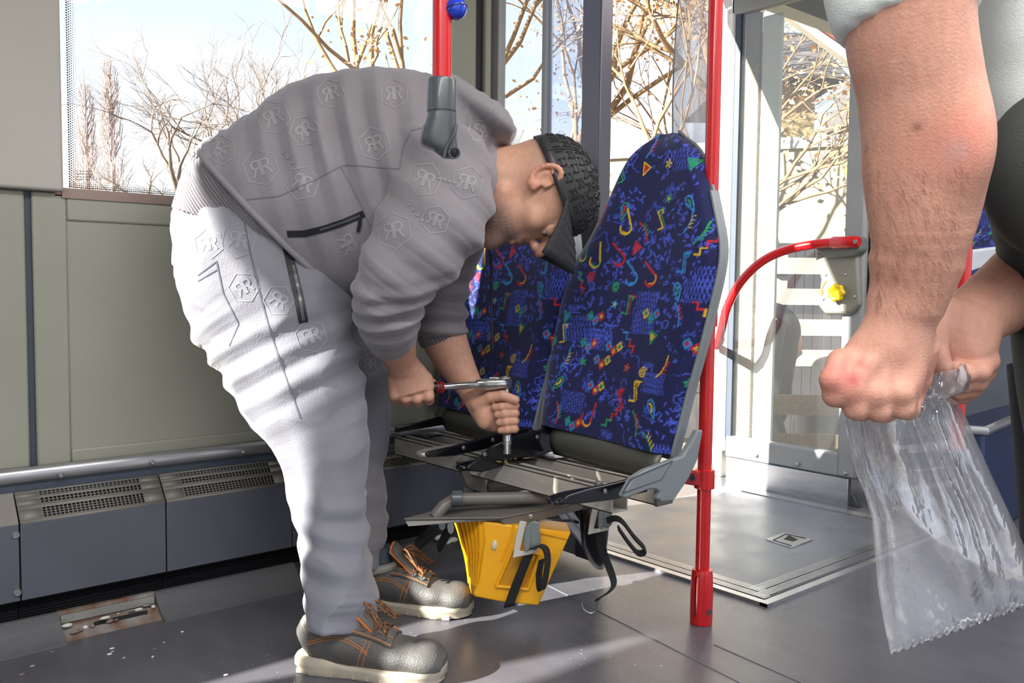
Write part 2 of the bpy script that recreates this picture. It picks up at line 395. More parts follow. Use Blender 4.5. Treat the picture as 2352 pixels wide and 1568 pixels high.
# ---- cove strips on the floor, one piece missing
XC = -2.03
def cove(y0, y1, nm):
    prof = [(XC, 0), (XC, .004), (XC-.012, .007), (XC-.03, .016), (XC-.05, .03), (XC-.066, .045), (XC-.075, .05), (XC-.085, .05), (XC-.085, 0)]
    return st(nm, MB().prism([(x, y0, z) for x, z in prof], (0, y1-y0, 0)), M_kick, angle=20)
yc = [onz(158, 1484, .0).y, onx(380, 1425, XC).y]
cove(-1.2, onx(155, 1480, XC).y, 'baseboard_left_1'); cove(yc[1], onx(705, 1352, XC).y, 'baseboard_left_2')
y0, y1 = onx(155, 1480, XC).y, yc[1]
rs = MB().prism([(XC-.02, y0, 0), (XC-.03, y0, .006), (XC-.055, y0, .022), (XC-.07, y0, .024), (XC-.075, y0, .05), (XC-.09, y0, .05), (XC-.09, y0, 0)], (0, y1-y0, 0))
bs_ = st('baseboard_left_3', rs, M_rust, angle=20)
obj('sheet_lip', MB().box((XC-.066, (y0+y1)/2, .036), (.004, (y1-y0)*.97, .018)), M_alu2, bs_)
obj('slot', MB().box((XC-.046, (y0+y1)/2+.02, .0165), (.012, (y1-y0)*.55, .008), rotm('Y', -30)), M_hole, bs_)
random.seed(5)
for i in range(16):
    yy = y0+.01+(y1-y0-.02)*i/15
    obj('sealant_crumb', MB().sphere((XC-.04+random.uniform(-.025, .012), yy, .014+random.uniform(0, .02)), (random.uniform(.003, .008), random.uniform(.004, .012), random.uniform(.002, .005)), 7, 5), M_rust if i % 3 else M_white, bs_)
random.seed(11)
y0, y1 = onx(705, 1352, XC).y, 1.62
rs = MB().prism([(XC-.02, y0, 0), (XC-.04, y0, .02), (XC-.06, y0, .04), (XC-.09, y0, .05), (XC-.09, y0, 0)], (0, y1-y0, 0))
b4 = st('baseboard_left_4', rs, mat('dirty_steel', col(70, 66, 62), .7, c2=col(40, 34, 30), vs=18), angle=20)
for q in ((1010, 1235), (1025, 1245), (1040, 1240), (890, 1262)):
    c = onx(*q, XC-.05); obj('sealant_crumb', MB().sphere(c, (.012, .018, .009), 8, 6), M_white, b4)
# debris on the floor near the missing cove
dm = [M_white, M_panel, M_rust]
for i in range(14):
    px, py = random.uniform(30, 520), random.uniform(1440, 1550); c = onz(px, py, .002)
    r_ = random.uniform(.0015, .004)
    tag(obj('debris_chip', MB().sphere(c, (r_, r_*1.6, .002), 6, 4), dm[i % 3]), 'tiny pale crumb lying on the dark floor by the missing cove piece', 'debris', 'crumbs on the floor by the wall')
# ---- door: near leaf folded inward behind the seats
YD = 1.76
d1 = empty('door_1', (-1.9, YD, .02), kind='structure')
xs = [ony(p_, 300, YD).x for p_ in (1131, 1152, 1251, 1259, 1345, 1391)]
def leafbox(x0, x1, z0, z1, t=.03, y=None): return MB().mm((x0, (y or YD)-t/2, z0), (x1, (y or YD)+t/2, z1))
obj('stile', leafbox(xs[0], xs[1], .02, 2.0), M_grey, d1, bevel=.004)
obj('stile', leafbox(xs[2], xs[3], .02, 2.0), M_grey, d1, bevel=.002)
obj('stile', leafbox(xs[4]+.004, xs[5], .02, 2.0, .045), mat('dark_anodised', col(92, 88, 96), .3, .5, var=.1, stretch=(1, 1, .2)), d1, bevel=.004)
obj('bottom_rail', leafbox(xs[0], xs[5], .02, .16), M_grey, d1, bevel=.004)
obj('top_rail', leafbox(xs[0], xs[5], 1.9, 2.0), M_grey, d1, bevel=.004)
obj('pane', leafbox(xs[1], xs[2], .15, 1.92, .006), G_win, d1)
obj('pane', leafbox(xs[3], xs[4]+.004, .15, 1.92, .006), G_blue, d1)
# ---- door: far leaf folded inward, with grab handle
YF = 3.0
d2 = empty('door_2', (-1.9, YF, .0), kind='structure')
fy = lambda px, py, y=YF: ony(px, py, y)
xa = [fy(p_, 500).x for p_ in (1650, 1664, 1690, 1700, 1733, 1776, 1940, 1996)]
zg = fy(1700, 1005).z; z0 = fy(1700, 1040).z
obj('wall_stile', MB().mm((fy(1640, 500).x, YF+.02, 0), (xa[1], YF+.06, 2.1)), M_white, d2, bevel=.004)
obj('seal', leafbox(xa[2]-.012, xa[2]+.012, z0+.05, 1.93, .03, YF), M_groove, d2)
obj('stile', leafbox(xa[1]+.001, xa[2]-.014, z0, 1.95, .04, YF), M_white, d2, bevel=.006)
M_brush = mat('brush_pile', col(150, 138, 120), .9, var=.5, vs=300, bump=.6, bs=400)
obj('brush_seal', leafbox(xa[3], xa[4]-.006, zg, 1.86, .02, YF+.02), M_brush, d2)
obj('back_post', leafbox(xa[4], xa[5], zg-.02, 1.84, .02, YF+.03), M_white, d2, bevel=.004)
obj('stile', leafbox(xa[6]+.012, xa[7], z0-.02, 1.9, .05, YF), M_grey, d2, bevel=.012)
obj('edge_seal', leafbox(xa[7]-.002, xa[7]+.02, z0-.02, 1.9, .04, YF+.02), M_rubber, d2, bevel=.006)
obj('pane', leafbox(xa[2]+.01, xa[6]+.02, zg, 1.86, .006, YF-.005), G_door, d2)
br = MB().prism([(xa[2]-.01, YF, zg), (xa[7]-.02, YF, zg-.005), (xa[7]-.02, YF, z0-.025), (xa[2]-.01, YF, z0-.03)], (0, .04, 0))
obj('bottom_rail', MB().mm((xa[2]-.01, YF-.02, z0-.02), (xa[7]-.02, YF+.02, zg+.004)), M_grey, d2, bevel=.008)
kp = MB().mm((xa[2]+.0, YF-.026, z0-.125), (xa[7]-.03, YF-.004, z0-.02))
kpl = obj('kick_plate', kp, M_alu, d2, bevel=.003)
for q in ((1735, 1045), (1832, 1066), (1943, 1087)):
    c = fy(*q, YF-.027); obj('screw', MB().lathe((c.x, YF-.025, c.z), (0, -1, 0), [(0, .008), (.003, .008), (.005, .005)], 12), M_steel, kpl)
obj('rubber_skirt', MB().prism([(xa[2], YF-.012, .006), (xa[2], YF-.012, z0-.1), (xa[2]+.18, YF-.012, z0-.11), (xa[7]-.02, YF-.012, z0-.075), (xa[7]+.01, YF-.012, .0)], (0, .02, 0)), M_dgrey, d2, bevel=.003)
obj('top_rail', leafbox(xa[1], xa[7], 1.86, 1.97, .04, YF), M_grey, d2, bevel=.01)
st('trim_7', MB().mm((-2.165, YF+.065, 0), (-2.12, YF+.11, 2.15)), M_white, bevel=.004)
# handle bracket, plate, knob
bp = MB().prism([fy(1884, 640, YF-.05), fy(1872, 600, YF-.05), fy(1872, 565, YF-.05), fy(1968, 552, YF-.05), fy(1975, 700, YF-.05), fy(1955, 722, YF-.05), fy(1893, 722, YF-.05), fy(1876, 700, YF-.05)], (0, .03, 0))
M_brk = mat('bracket_grey', col(138, 136, 126), .42, .1, var=.05)
brk = obj('handle_bracket', bp, M_brk, d2, bevel=.012, segs=3)
obj('bracket_cap', MB().prism([fy(1868, 572, YF-.075), fy(1880, 548, YF-.075), fy(1975, 542, YF-.075), fy(1976, 574, YF-.075), fy(1960, 590, YF-.075), fy(1895, 592, YF-.075)], (0, .06, 0)), mat('bracket_cap_grey', col(112, 116, 112), .4), brk, bevel=.012, segs=3)
for q in ((1896, 630), (1941, 630), (1890, 686), (1962, 681)):
    c = fy(*q, YF-.052); obj('screw', MB().lathe((c.x, YF-.048, c.z), (0, -1, 0), [(0, .006), (.004, .006), (.006, .004)], 12), M_steel, brk)
c = fy(1917, 672, YF-.08)
kn = MB(); nl = 7; rings = []
for h_, s_ in ((0, .6), (.004, .62), (.006, .95), (.016, 1.0), (.022, .94), (.024, .80), (.020, .45), (.012, .32)):
    q = []
    for j in range(56):
        a = 2*math.pi*j/56; rr = .031*(1+.09*math.cos(nl*a)*(1 if s_ > .7 else 0))*s_; q.append(V((c.x+rr*math.cos(a), YF-.055-h_, c.z+rr*math.sin(a))))
    rings.append(q)
kn.loft(rings)
obj('release_knob', kn, mat('yellow_knob', col(238, 205, 20), .4, var=.05), d2, angle=50)
arw = MB(); M_arrow = mat('arrow_print', col(196, 100, 62), .6)
ap = [fy(*q, YF-.0515) for q in ((1898, 645), (1891, 652), (1887, 662), (1886, 668))]
arw.strip(ap, V((.009, 0, .001)), .001); tp = fy(1885, 680, YF-.0515); arw.prism([fy(1878, 667, YF-.052), fy(1893, 669, YF-.052), tp], (0, .001, 0))
obj('arrow_mark', arw, M_arrow, brk)
hp = smooth_path([fy(1960, 556, YF-.085), fy(1925, 557, YF-.09), fy(1870, 561, YF-.10), fy(1800, 576, YF-.13), fy(1745, 604, YF-.16), fy(1700, 650, YF-.18), fy(1671, 704, YF-.19), fy(1658, 755, YF-.19), fy(1650, 790, YF-.17)], 8)
hd = obj('grab_handle', MB().tube(hp, .0165, 16), M_red, d2)
obj('handle_clamp', MB().tube([fy(1908, 557, YF-.09), fy(1915, 557, YF-.09), fy(1950, 556, YF-.087), fy(1968, 555, YF-.085), fy(1974, 555, YF-.085)], [.0165, .022, .021, .021, .016], 14), M_red, hd)
c = fy(1965, 555, YF-.105); obj('clamp_screw', MB().lathe(c, (0, -1, 0), [(0, .007), (.004, .007), (.004, .004), (.001, .003)], 12), M_steel, hd)
obj('handle_foot', MB().tube([fy(1655, 775, YF-.18), fy(1648, 792, YF-.17), fy(1644, 795, YF-.02)], [.018, .019, .015], 12), M_red, hd)
# clear draught screen behind the aisle seat
YS = 1.70
sx = [ony(p_, 100, YS).x for p_ in (1552, 1640)]
scr = empty('draught_screen', (sx[0], YS, .3), 'clear draught screen with a thin dark curved edge behind the aisle seat', 'screen')
pts = [ony(*q, YS) for q in ((1560, -20), (1553, 60), (1548, 140), (1545, 230), (1545, 320), (1550, 700), (1560, 1000))]
ptr = [V((-1.235, YS, p_.z)) for p_ in pts]
obj('pane', MB().grid([[a, b] for a, b in zip(pts, ptr)]), G_screen, scr, solid=.005)
obj('edge_strip', MB().tube(pts, .0018, 6), M_black, scr)
# ---- wheelchair ramp hatch in the floor
hx0, hx1, hy0, hy1 = -2.06, -1.205, 1.862, 2.90
M_ramp = mat('ramp_sheet', col(112, 114, 120), .36, .1, var=.12, vs=7, bump=.08, bs=300, rvar=.1)
hr = empty('floor_ramp', ((hx0+hx1)/2, (hy0+hy1)/2, 0), 'square folding ramp set in the floor with ribbed aluminium edging and a ring pull', 'ramp')
obj('ramp_plate', MB().mm((hx0, hy0+.09, .0005), (hx1-.1, hy1-.06, .006)), M_ramp, hr)
def edging(a, b, inward, wid):
    a = V(a); b = V(b); iw = V(inward)
    return a, b, iw
strips = []
# outer rim (bright) then two grooved strips
def strip_along(axis, base, sgn, y_or_x0, y_or_x1, offs, wd, h, m, nm, ribs):
    s = MB()
    def add(o0, o1, zz):
        c0, c1 = base+sgn*o0, base+sgn*o1
        if axis == 'x': s.mm((y_or_x0+ (0), min(c0, c1), 0), (y_or_x1 - o0*.0, max(c0, c1), zz))
        else: s.mm((min(c0, c1), y_or_x0, 0), (max(c0, c1), y_or_x1, zz))
    if ribs:
        n = ribs
        add(offs, offs+wd, h*.55)
        for i in range(n): add(offs+wd*(i+.15)/n, offs+wd*(i+.75)/n, h)
    else: add(offs, offs+wd, h)
    return obj(nm, s, m, hr)
strip_along('x', hy0, 1, hx0, hx1, 0, .022, .008, M_alu, 'rim', 0)
strip_along('x', hy0, 1, hx0, hx1-.028, .030, .030, .008, M_alu, 'ribbed_strip', 5)
strip_along('x', hy0, 1, hx0, hx1-.062, .064, .030, .008, M_alu, 'ribbed_strip', 5)
strip_along('y', hx1, -1, hy0, hy1, 0, .022, .0085, M_alu, 'rim', 0)
strip_along('y', hx1, -1, hy0+.03, hy1, .036, .030, .0085, M_alu, 'ribbed_strip', 5)
strip_along('y', hx1, -1, hy0+.064, hy1, .070, .030, .0085, M_alu, 'ribbed_strip', 5)
strip_along('x', hy1, -1, hx0, hx1, 0, .05, .008, M_alu, 'ribbed_strip', 4)
q = [onz(*p_, .008) for p_ in ((1758, 1238), (1817, 1258), (1867, 1240), (1800, 1222))]
rp_ = obj('ring_pull', MB().prism([p_-V((0, 0, .003)) for p_ in q], (0, 0, .0045)), M_steel, hr, bevel=.003)
q = [onz(*p_, .0095) for p_ in ((1800, 1238), (1822, 1243), (1833, 1239), (1812, 1229))]
obj('finger_hole', MB().prism(q, (0, 0, .0006)), M_hole, rp_)
q = [onz(*p_, .0102) for p_ in ((1776, 1240), (1818, 1253))]; q2 = [onz(*p_, .0102) for p_ in ((1851, 1236), (1805, 1226), (1776, 1240))]
obj('pull_groove', MB().tube(q, .0012, 5).tube(q2, .0012, 5), M_hole, rp_)
# floor seams
for a, b in (((1250, 1340), (1700, 1568)), ((1640, 1480), (1840, 1568))):
    p0, p1 = onz(*a, .0003), onz(*b, .0003)
    obj('floor_seam', MB().tube([p0, p1], .0014, 5), mat('seam_weld', col(120, 118, 122), .3), floor)
# ------------------------------------------------------------------ seat fabric pattern (drawn as strokes, stored per vertex)
PW, PH = 520, 780       # millimetres
NAVY = (17, 24, 78)
def draw_pattern():
    rng = random.Random(21)
    img = np.zeros((PH, PW, 3), np.float32); img[:] = NAVY
    def seg(p, q, r, c):
        x0 = int(max(0, min(p[0], q[0])-r-2)); x1 = int(min(PW, max(p[0], q[0])+r+3)); y0 = int(max(0, min(p[1], q[1])-r-2)); y1 = int(min(PH, max(p[1], q[1])+r+3))
        if x0 >= x1 or y0 >= y1: return
        Y, X = np.mgrid[y0:y1, x0:x1].astype(np.float32)
        dx, dy = q[0]-p[0], q[1]-p[1]; L = dx*dx+dy*dy+1e-6
        t = np.clip(((X-p[0])*dx+(Y-p[1])*dy)/L, 0, 1)
        d = np.hypot(X-p[0]-t*dx, Y-p[1]-t*dy); a = np.clip(r+.5-d, 0, 1)[..., None]
        img[y0:y1, x0:x1] = img[y0:y1, x0:x1]*(1-a)+np.array(c, np.float32)*a
    def line(pts, r, c):
        for a, b in zip(pts[:-1], pts[1:]): seg(a, b, r, c)
    BL = (76, 98, 222); DB = (48, 66, 170); RD = (208, 34, 42); YE = (242, 196, 40); GR = (34, 158, 96); CY_ = (46, 150, 220)
    bright = [RD, YE, GR, CY_]
    SCL = [1.0]
    def rot(pts, cx, cy, s, a):
        s = s*SCL[0]; return [(cx+s*(x*math.cos(a)-y*math.sin(a)), cy+s*(x*math.sin(a)+y*math.cos(a))) for x, y in pts]
    def closed(p): return p+[p[0]]
    for i in range(900): x, y = rng.uniform(0, PW), rng.uniform(0, PH); seg((x, y), (x+.1, y), rng.uniform(.8, 1.3), DB)
    def cluster(cx, cy, shape, n, rad, s, r, c):
        for i in range(n):
            a = rng.uniform(0, 6.28); q = math.sqrt(rng.random())*rad
            line(rot(shape, cx+q*math.cos(a), cy+q*math.sin(a)*1.1, s*rng.uniform(.8, 1.2), rng.uniform(0, 6)), r, c)
    tri = closed([(-1, -.8), (1, -.8), (0, 1)]); sq = closed([(-1, -1), (1, -1), (1, 1), (-1, 1)]); oval = [(-1, 0), (0, .15), (1, 0)]
    loop = [(-1, -1), (0, .6), (.8, 0), (0, -.6), (-.6, .4), (1, 1)]
    for gy in range(13):
        for gx in range(9):
            cx = gx*60+rng.uniform(0, 45); cy = gy*62+rng.uniform(0, 45); k = rng.choice((0, 0, 1, 1, 2, 2, 3, 4, 4, 5, 5, 6))
            if k == 0: cluster(cx, cy, tri, 9, 34, 4.2, .8, BL)
            elif k == 1: cluster(cx, cy, sq, 8, 32, 3.6, .9, BL)
            elif k == 2: cluster(cx, cy, oval, 22, 36, 4.5, 1.7, BL)
            elif k == 3:
                w_ = rng.uniform(26, 42)
                for i in range(-4, 5):
                    line([(cx+i*w_/4, cy-w_*.8), (cx+i*w_/4+w_*.5, cy+w_*.8)], .8, BL); line([(cx+i*w_/4+w_*.5, cy-w_*.8), (cx+i*w_/4, cy+w_*.8)], .8, BL)
            elif k == 4: cluster(cx, cy, loop, 10, 34, 4, .9, BL)
            elif k == 5:
                p = [(cx, cy)]; a = rng.uniform(0, 6)
                for i in range(14): a += rng.uniform(-1.4, 1.4); p.append((p[-1][0]+8*math.cos(a), p[-1][1]+8*math.sin(a)))
                line(p, 1.0, BL)
            else:
                for i in range(5): line([(cx+i*7, cy), (cx+i*7+4, cy+rng.uniform(12, 22)), (cx+i*7+7, cy+3)], 1.0, BL)
                line([(cx-4, cy+20), (cx+40, cy+24+rng.uniform(-6, 6))], .9, BL)
    SCL[0] = 1.25
    for gy in range(12):
        for gx in range(8):
            cx = gx*66+rng.uniform(8, 50); cy = gy*66+rng.uniform(8, 50); k = rng.randrange(9); a = rng.uniform(-.8, .8); c = rng.choice(bright); c2 = rng.choice(bright)
            if rng.random() < .12: continue
            if k == 0:   # nested diamonds in a row
                for i in range(3):
                    line(rot(closed([(-1, 0), (0, -1.2), (1, 0), (0, 1.2)]), cx+i*17, cy+(i % 2)*11, 7, .2), 1.8, bright[(gx+i) % 4]); line(rot(closed([(-1, 0), (0, -1), (1, 0), (0, 1)]), cx+i*17, cy+(i % 2)*11, 3, .2), 1.5, bright[(gx+i+1) % 4])
            elif k == 1:  # zigzag
                p = [(((i % 2)*9-4), i*8) for i in range(7)]; p = rot(p, cx, cy-20, 1, a); line(p[:4], 2.0, c); line(p[3:], 2.0, c2)
            elif k == 2:  # spiral
                line([(cx+(2+t*.9)*math.cos(t), cy+(2+t*.9)*math.sin(t)) for t in [i*.5 for i in range(25)]], 1.6, c)
            elif k == 3:  # hook / question mark
                p = [(14*math.cos(t)*(1-.1*i/8), 12*math.sin(t)) for i, t in enumerate([3.4-i*.45 for i in range(10)])]+[(4, -22), (-2, -38)]
                line(rot(p, cx, cy, 1, a), 2.4, c); line(rot([(x+3, y) for x, y in p[2:9]], cx, cy, .8, a), 1.6, c2)
            elif k == 4:  # paisley
                p = [(0, 20), (6, 8), (9, -4), (5, -14), (-3, -14), (-7, -5), (-4, 5), (0, 20)]; line(rot(p, cx, cy, 1, a), 1.8, c); line(rot([(0, 6), (2, -2), (0, -8)], cx, cy, 1, a), 2.4, c2)
            elif k == 5:  # letter-like block
                p = [(-9, 18), (4, 18), (-4, -16), (9, -16), (7, -10)]; line(rot(p, cx, cy, 1, a*.4), 1.9, c); line(rot([(x+5, y-2) for x, y in p[1:4]], cx, cy, 1, a*.4), 1.5, c2)
            elif k == 6:  # triangle flag
                line(rot(closed([(-10, -8), (10, -6), (2, 14)]), cx, cy, 1, a), 1.8, c); line(rot([(-4, -3), (4, -2), (1, 6), (-3, -2)], cx, cy, 1, a), 2.4, c2)
            elif k == 7:  # starburst
                for t in range(5): line([(cx, cy), (cx+9*math.cos(t*1.257+a), cy+9*math.sin(t*1.257+a))], 2.2, c)
                seg((cx, cy), (cx+.1, cy), 3, c2)
            else:        # leaf stroke
                line(rot([(0, -22), (4, -6), (2, 10), (-4, 22)], cx, cy, 1, a), 2.0, c)
                for i in range(4): line(rot([(3, -10+i*7), (10, -14+i*7)], cx, cy, 1, a), 1.3, c2)
    return img
PAT = draw_pattern()
PATL = np.where(PAT/255 > .04045, ((PAT/255+.055)/1.055)**2.4, PAT/255/12.92)
def fabric_mat():
    m = mat('seat_fabric', col(20, 28, 90), .85, bump=.35, bs=900, sheen=.35); n = m.node_tree.nodes; l = m.node_tree.links
    a = n.new('ShaderNodeVertexColor'); a.layer_name = 'weave'; l.new(a.outputs[0], n['Principled BSDF'].inputs['Base Color']); return m
M_fab = fabric_mat()
M_shell = mat('seat_shell', col(128, 134, 138), .4, var=.05)
M_pan = mat('seat_lower_pan', col(92, 92, 84), .4, .2, var=.1)
M_armb = mat('black_gloss_metal', col(24, 23, 28), .22, .3, coat=.4)
M_frame = mat('frame_aluminium', col(206, 200, 188), .42, .25, var=.12, vs=12, stretch=(1, 6, 6))
M_tray = mat('tray_grey', col(112, 108, 102), .42, .1, var=.08)
ZL = [.425, .55, .66, .79, .85, .893, .94, 1.02, 1.06, 1.10, 1.13, 1.148]
XL = [-1.661, -1.667, -1.668, -1.652, -1.622, -1.588, -1.566, -1.533, -1.516, -1.492, -1.462, -1.415]
XR = [-1.231, -1.215, -1.197, -1.182, -1.178, -1.188, -1.209, -1.241, -1.258, -1.284, -1.318, -1.365]
def srow(z): return np.interp(z, ZL, XL), np.interp(z, ZL, XR)
for _k in (0,):
    zz = np.linspace(.425, 1.148, 60); lx = np.interp(zz, ZL, XL); rx = np.interp(zz, ZL, XR)
    for _i in range(6):
        lx[1:-1] = (lx[:-2]+2*lx[1:-1]+lx[2:])/4; rx[1:-1] = (rx[:-2]+2*rx[1:-1]+rx[2:])/4
    def srow(z): return float(np.interp(z, zz, lx)), float(np.interp(z, zz, rx))
def surf_y(u, z):
    b = 1.50+.20*(z-.425)
    hollow = .018*math.cos(max(-1, min(1, u*1.1))*math.pi/2)*(1-((z-.75)/.4)**2*.6)
    return b+hollow-.012+.034*abs(u)**10+(.03*((z-1.09)/.06)**2 if z > 1.09 else 0)
def cushion_mesh():
    nu, nv = 200, 330; vs = np.zeros(((nv+1)*(nu+1), 3), np.float32); cols = np.ones(((nv+1)*(nu+1), 4), np.float32); k = 0
    for i in range(nv+1):
        t = i/nv; z = .425+(1.148-.425)*(1-(1-t)**1.25 if t > .8 else t*(1-(.2)**1.25)/.8)
        a, b = srow(z); c = (a+b)/2; hw = (b-a)/2
        for j in range(nu+1):
            u = -1+2*j/nu; uu = math.sin(u*math.pi/2)*.35+u*.65
            x = c+hw*uu; y = surf_y(uu, z); z2 = z+.014*uu*0 - (.018*(x+1.446)/.4 if z < .6 else 0)*(.6-z)/.18
            vs[k] = (x, y, z2)
            pi_ = int(min(PH-1, (1.15-z)*1000)); pj = int(min(PW-1, max(0, (x+1.70)*1000))); cols[k, :3] = PATL[pi_, pj]; k += 1
    return vs, cols, nu, nv
cv, cc, nu, nv = cushion_mesh()
nback = (nv+1)*(nu+1)
idx = np.arange(nback).reshape(nv+1, nu+1)
fs = np.stack([idx[:-1, :-1], idx[:-1, 1:], idx[1:, 1:], idx[1:, :-1]], -1).reshape(-1, 4)
s_org = V((-1.43, 1.5, .40))
seat = empty('bus_seat', s_org, 'blue patterned bus seat back next to the red floor pole, the nearer of the pair', 'seat', 'pair of patterned bus seats')
me = bpy.data.meshes.new('back_cushion'); me.from_pydata([tuple(v-np.array(s_org)) for v in cv], [], fs.tolist()); me.update(); me.shade_smooth()
at = me.color_attributes.new('weave', 'FLOAT_COLOR', 'POINT'); at.data.foreach_set('color', cc.ravel())
cush = link_mesh('back_cushion', me, M_fab, seat, s_org)
md = cush.modifiers.new('s', 'SOLIDIFY'); md.thickness = .012; md.offset = -1
# rear shell
rows = []
for i in range(41):
    z = .40+(1.152-.40)*i/40; a, b = srow(max(.425, min(1.147, z))); c = (a+b)/2; hw = (b-a)/2+.004; rows.append([V((c+hw*u, 1.50+.20*(z-.425)+.026+.028*(1-abs(u)**4), z)) for u in np.linspace(-1, 1, 25)])
obj('rear_shell', MB().grid(rows), M_shell, seat, solid=.006)
for sgn, (ci) in ((1, 1), (-1, 0)):
    pts = []; 
    for i in range(40):
        z = .41+(1.0-.41)*i/39; e_ = srow(max(.425, z))[ci]; pts.append(V((e_+sgn*.001, 1.50+.20*(z-.425)+.03, z)))
    obj('edge_trim', MB().strip(pts, V((0, .03, 0)), .007), M_shell, seat, bevel=.002)
# lower curved pan between cushion and rails
rows = []
for i in range(9):
    t = i/8; z = .44-.082*t; y = 1.525-.030*math.sin(t*math.pi)-.02*t*t
    rows.append([V((x, y+.006*((x+1.43)/.2)**2, z-.012*(x+1.43)/.4)) for x in np.linspace(-1.60, -1.25, 14)])
obj('lower_pan', MB().grid(rows), M_pan, seat, solid=.004)
# grey side panel next to the aisle
sp_ = [(1602, 985), (1590, 1052), (1570, 1095), (1534, 1148), (1508, 1150), (1497, 1142), (1503, 1128), (1494, 1121), (1478, 1121), (1424, 1142), (1417, 1136), (1441, 1094), (1470, 1076), (1556, 1045), (1578, 1010), (1590, 985)]
pp = [onx(*q, -1.20) for q in sp_]
sp_o = obj('side_panel', MB().prism(pp, (.016, 0, 0)), M_shell, seat, bevel=.004, segs=3)
pin = [onx(*q, -1.184) for q in ((1448, 1100), (1545, 1058), (1520, 1100), (1430, 1132))]
obj('panel_recess', MB().tube(pin+[pin[0]], .0014, 6), M_dgrey, sp_o)
s2 = copy_tree(seat); s2.location = s_org+V((-.455, 0.0, 0)); s2['label'] = 'blue patterned bus seat back by the window side, partly behind the bending mechanic'
for ch in list(s2.children):
    if ch.name.startswith('side_panel'):
        for g in list(ch.children): bpy.data.objects.remove(g)
        bpy.data.objects.remove(ch)
# ------------------------------------------------------------------ bare metal frame that carried the cushions
fr = empty('seat_frame', (-1.66, 1.42, 0), 'bare metal double seat frame with aluminium rails, black arms and a grey tray', 'seat frame')
def rail_(y, z, x0, x1, h=.04, d=.05, name='cross_rail'):
    m = MB(); m.mm((x0, y-d/2, z-.004), (x1, y-d/2+.014, z)); m.mm((x0, y+d/2-.012, z-.004), (x1, y+d/2, z))
    m.mm((x0, y-d/2, z-h), (x1, y-d/2+.004, z)); m.mm((x0, y+d/2-.004, z-h), (x1, y+d/2, z)); m.mm((x0, y-d/2, z-h), (x1, y+d/2, z-h+.004))
    return obj(name, m, M_frame, fr, bevel=.001)
rail_(1.385, .352, -2.10, -1.262, h=.05); rail_(1.515, .352, -2.10, -1.255, h=.05)
obj('rail_end_cap', MB().mm((-1.256, 1.487, .300), (-1.246, 1.543, .352)), M_tray, fr, bevel=.003)
def arm_(pxs, x, th=.010, nm='support_arm', holes=()):
    o = obj(nm, MB().prism([onx(*q, x) for q in pxs], (th, 0, 0)), M_armb, fr, bevel=.003)
    for hq in holes:
        c = onx(*hq, x+th); obj('rivet', MB().lathe((c.x-.001, c.y, c.z), (1, 0, 0), [(0, .0055), (.002, .0055), (.003, .004)], 12), M_steel, o)
    return o
A = arm_([(1292, 962), (1262, 968), (1236, 986), (1180, 1000), (1128, 1022), (1098, 1048), (1072, 1066), (1067, 1073), (1072, 1080), (1102, 1083), (1150, 1070), (1182, 1053), (1240, 1044), (1268, 1034), (1296, 990)], -1.630, holes=((1234, 1003), (1114, 1043)))
B = arm_([(1262, 968), (1228, 978), (1130, 996), (1040, 1022), (980, 1036), (973, 1042), (980, 1049), (1040, 1046), (1130, 1026), (1230, 1012)], -1.70, holes=((1065, 1028), (1132, 1010)))
Cc = arm_([(1480, 1085), (1440, 1098), (1400, 1108), (1345, 1120), (1300, 1134), (1282, 1146), (1284, 1156), (1310, 1157), (1400, 1146), (1480, 1128)], -1.232, holes=((1390, 1128),))
D = arm_([(1010, 955), (960, 968), (905, 980), (905, 992), (960, 984), (1015, 975)], -2.06)
# flat foot plates and loops of the arms, with bolts
for (q, x0, x1) in (((1165, 1046), -1.66, -1.60), ((1215, 1035), -1.63, -1.575), ((1385, 1118), -1.28, -1.235), ((930, 985), -2.09, -2.03)):
    c = onz(*q, .356)
    pl_ = obj('mount_plate', MB().mm((x0, c.y-.03, .352), (x1, c.y+.03, .357)), M_armb, fr, bevel=.002)
for q in ((1255, 1018), (1375, 1118), (922, 978)):
    c = onz(*q, .357); obj('hex_bolt', MB().lathe(c, (0, 0, 1), [(0, .013), (.002, .013), (.002, .009), (.010, .009), (.012, .007)], 6), M_steel, fr)
def loop_(tip, back1, back2, x, z=.352):
    pass
for tipx, yo in (((1070, 1074), 0), ((977, 1043), 0), ((1285, 1152), 0)):
    x = {1070: -1.630, 977: -1.70, 1285: -1.232}[tipx[0]]; t = onx(*tipx, x)
    pth = smooth_path([t+V((.005, .09, .0)), t+V((.004, .03, -.002)), t+V((-.004, .0, -.002)), t+V((-.022, -.006, -.002)), t+V((-.036, .008, -.002)), t+V((-.040, .05, 0)), t+V((-.038, .12, .0))], 5)
    obj('arm_loop', MB().tube(pth, .006, 8, flat=.8), M_armb if tipx[0] != 977 else M_alu2, fr)
sw = MB(); random.seed(9)
for i in range(46):
    c = onz(1130+random.gauss(18, 14), 1052+random.gauss(0, 5), .358+random.uniform(0, .004)); sw.sphere(c, (random.uniform(.002, .005), random.uniform(.002, .005), .0016), 6, 4)
tag(obj('sawdust', sw, mat('sawdust', col(190, 165, 70), .9, var=.3, vs=200)), 'yellowish dust and foam crumbs heaped on the black bracket under the socket', 'dust', kind='stuff')
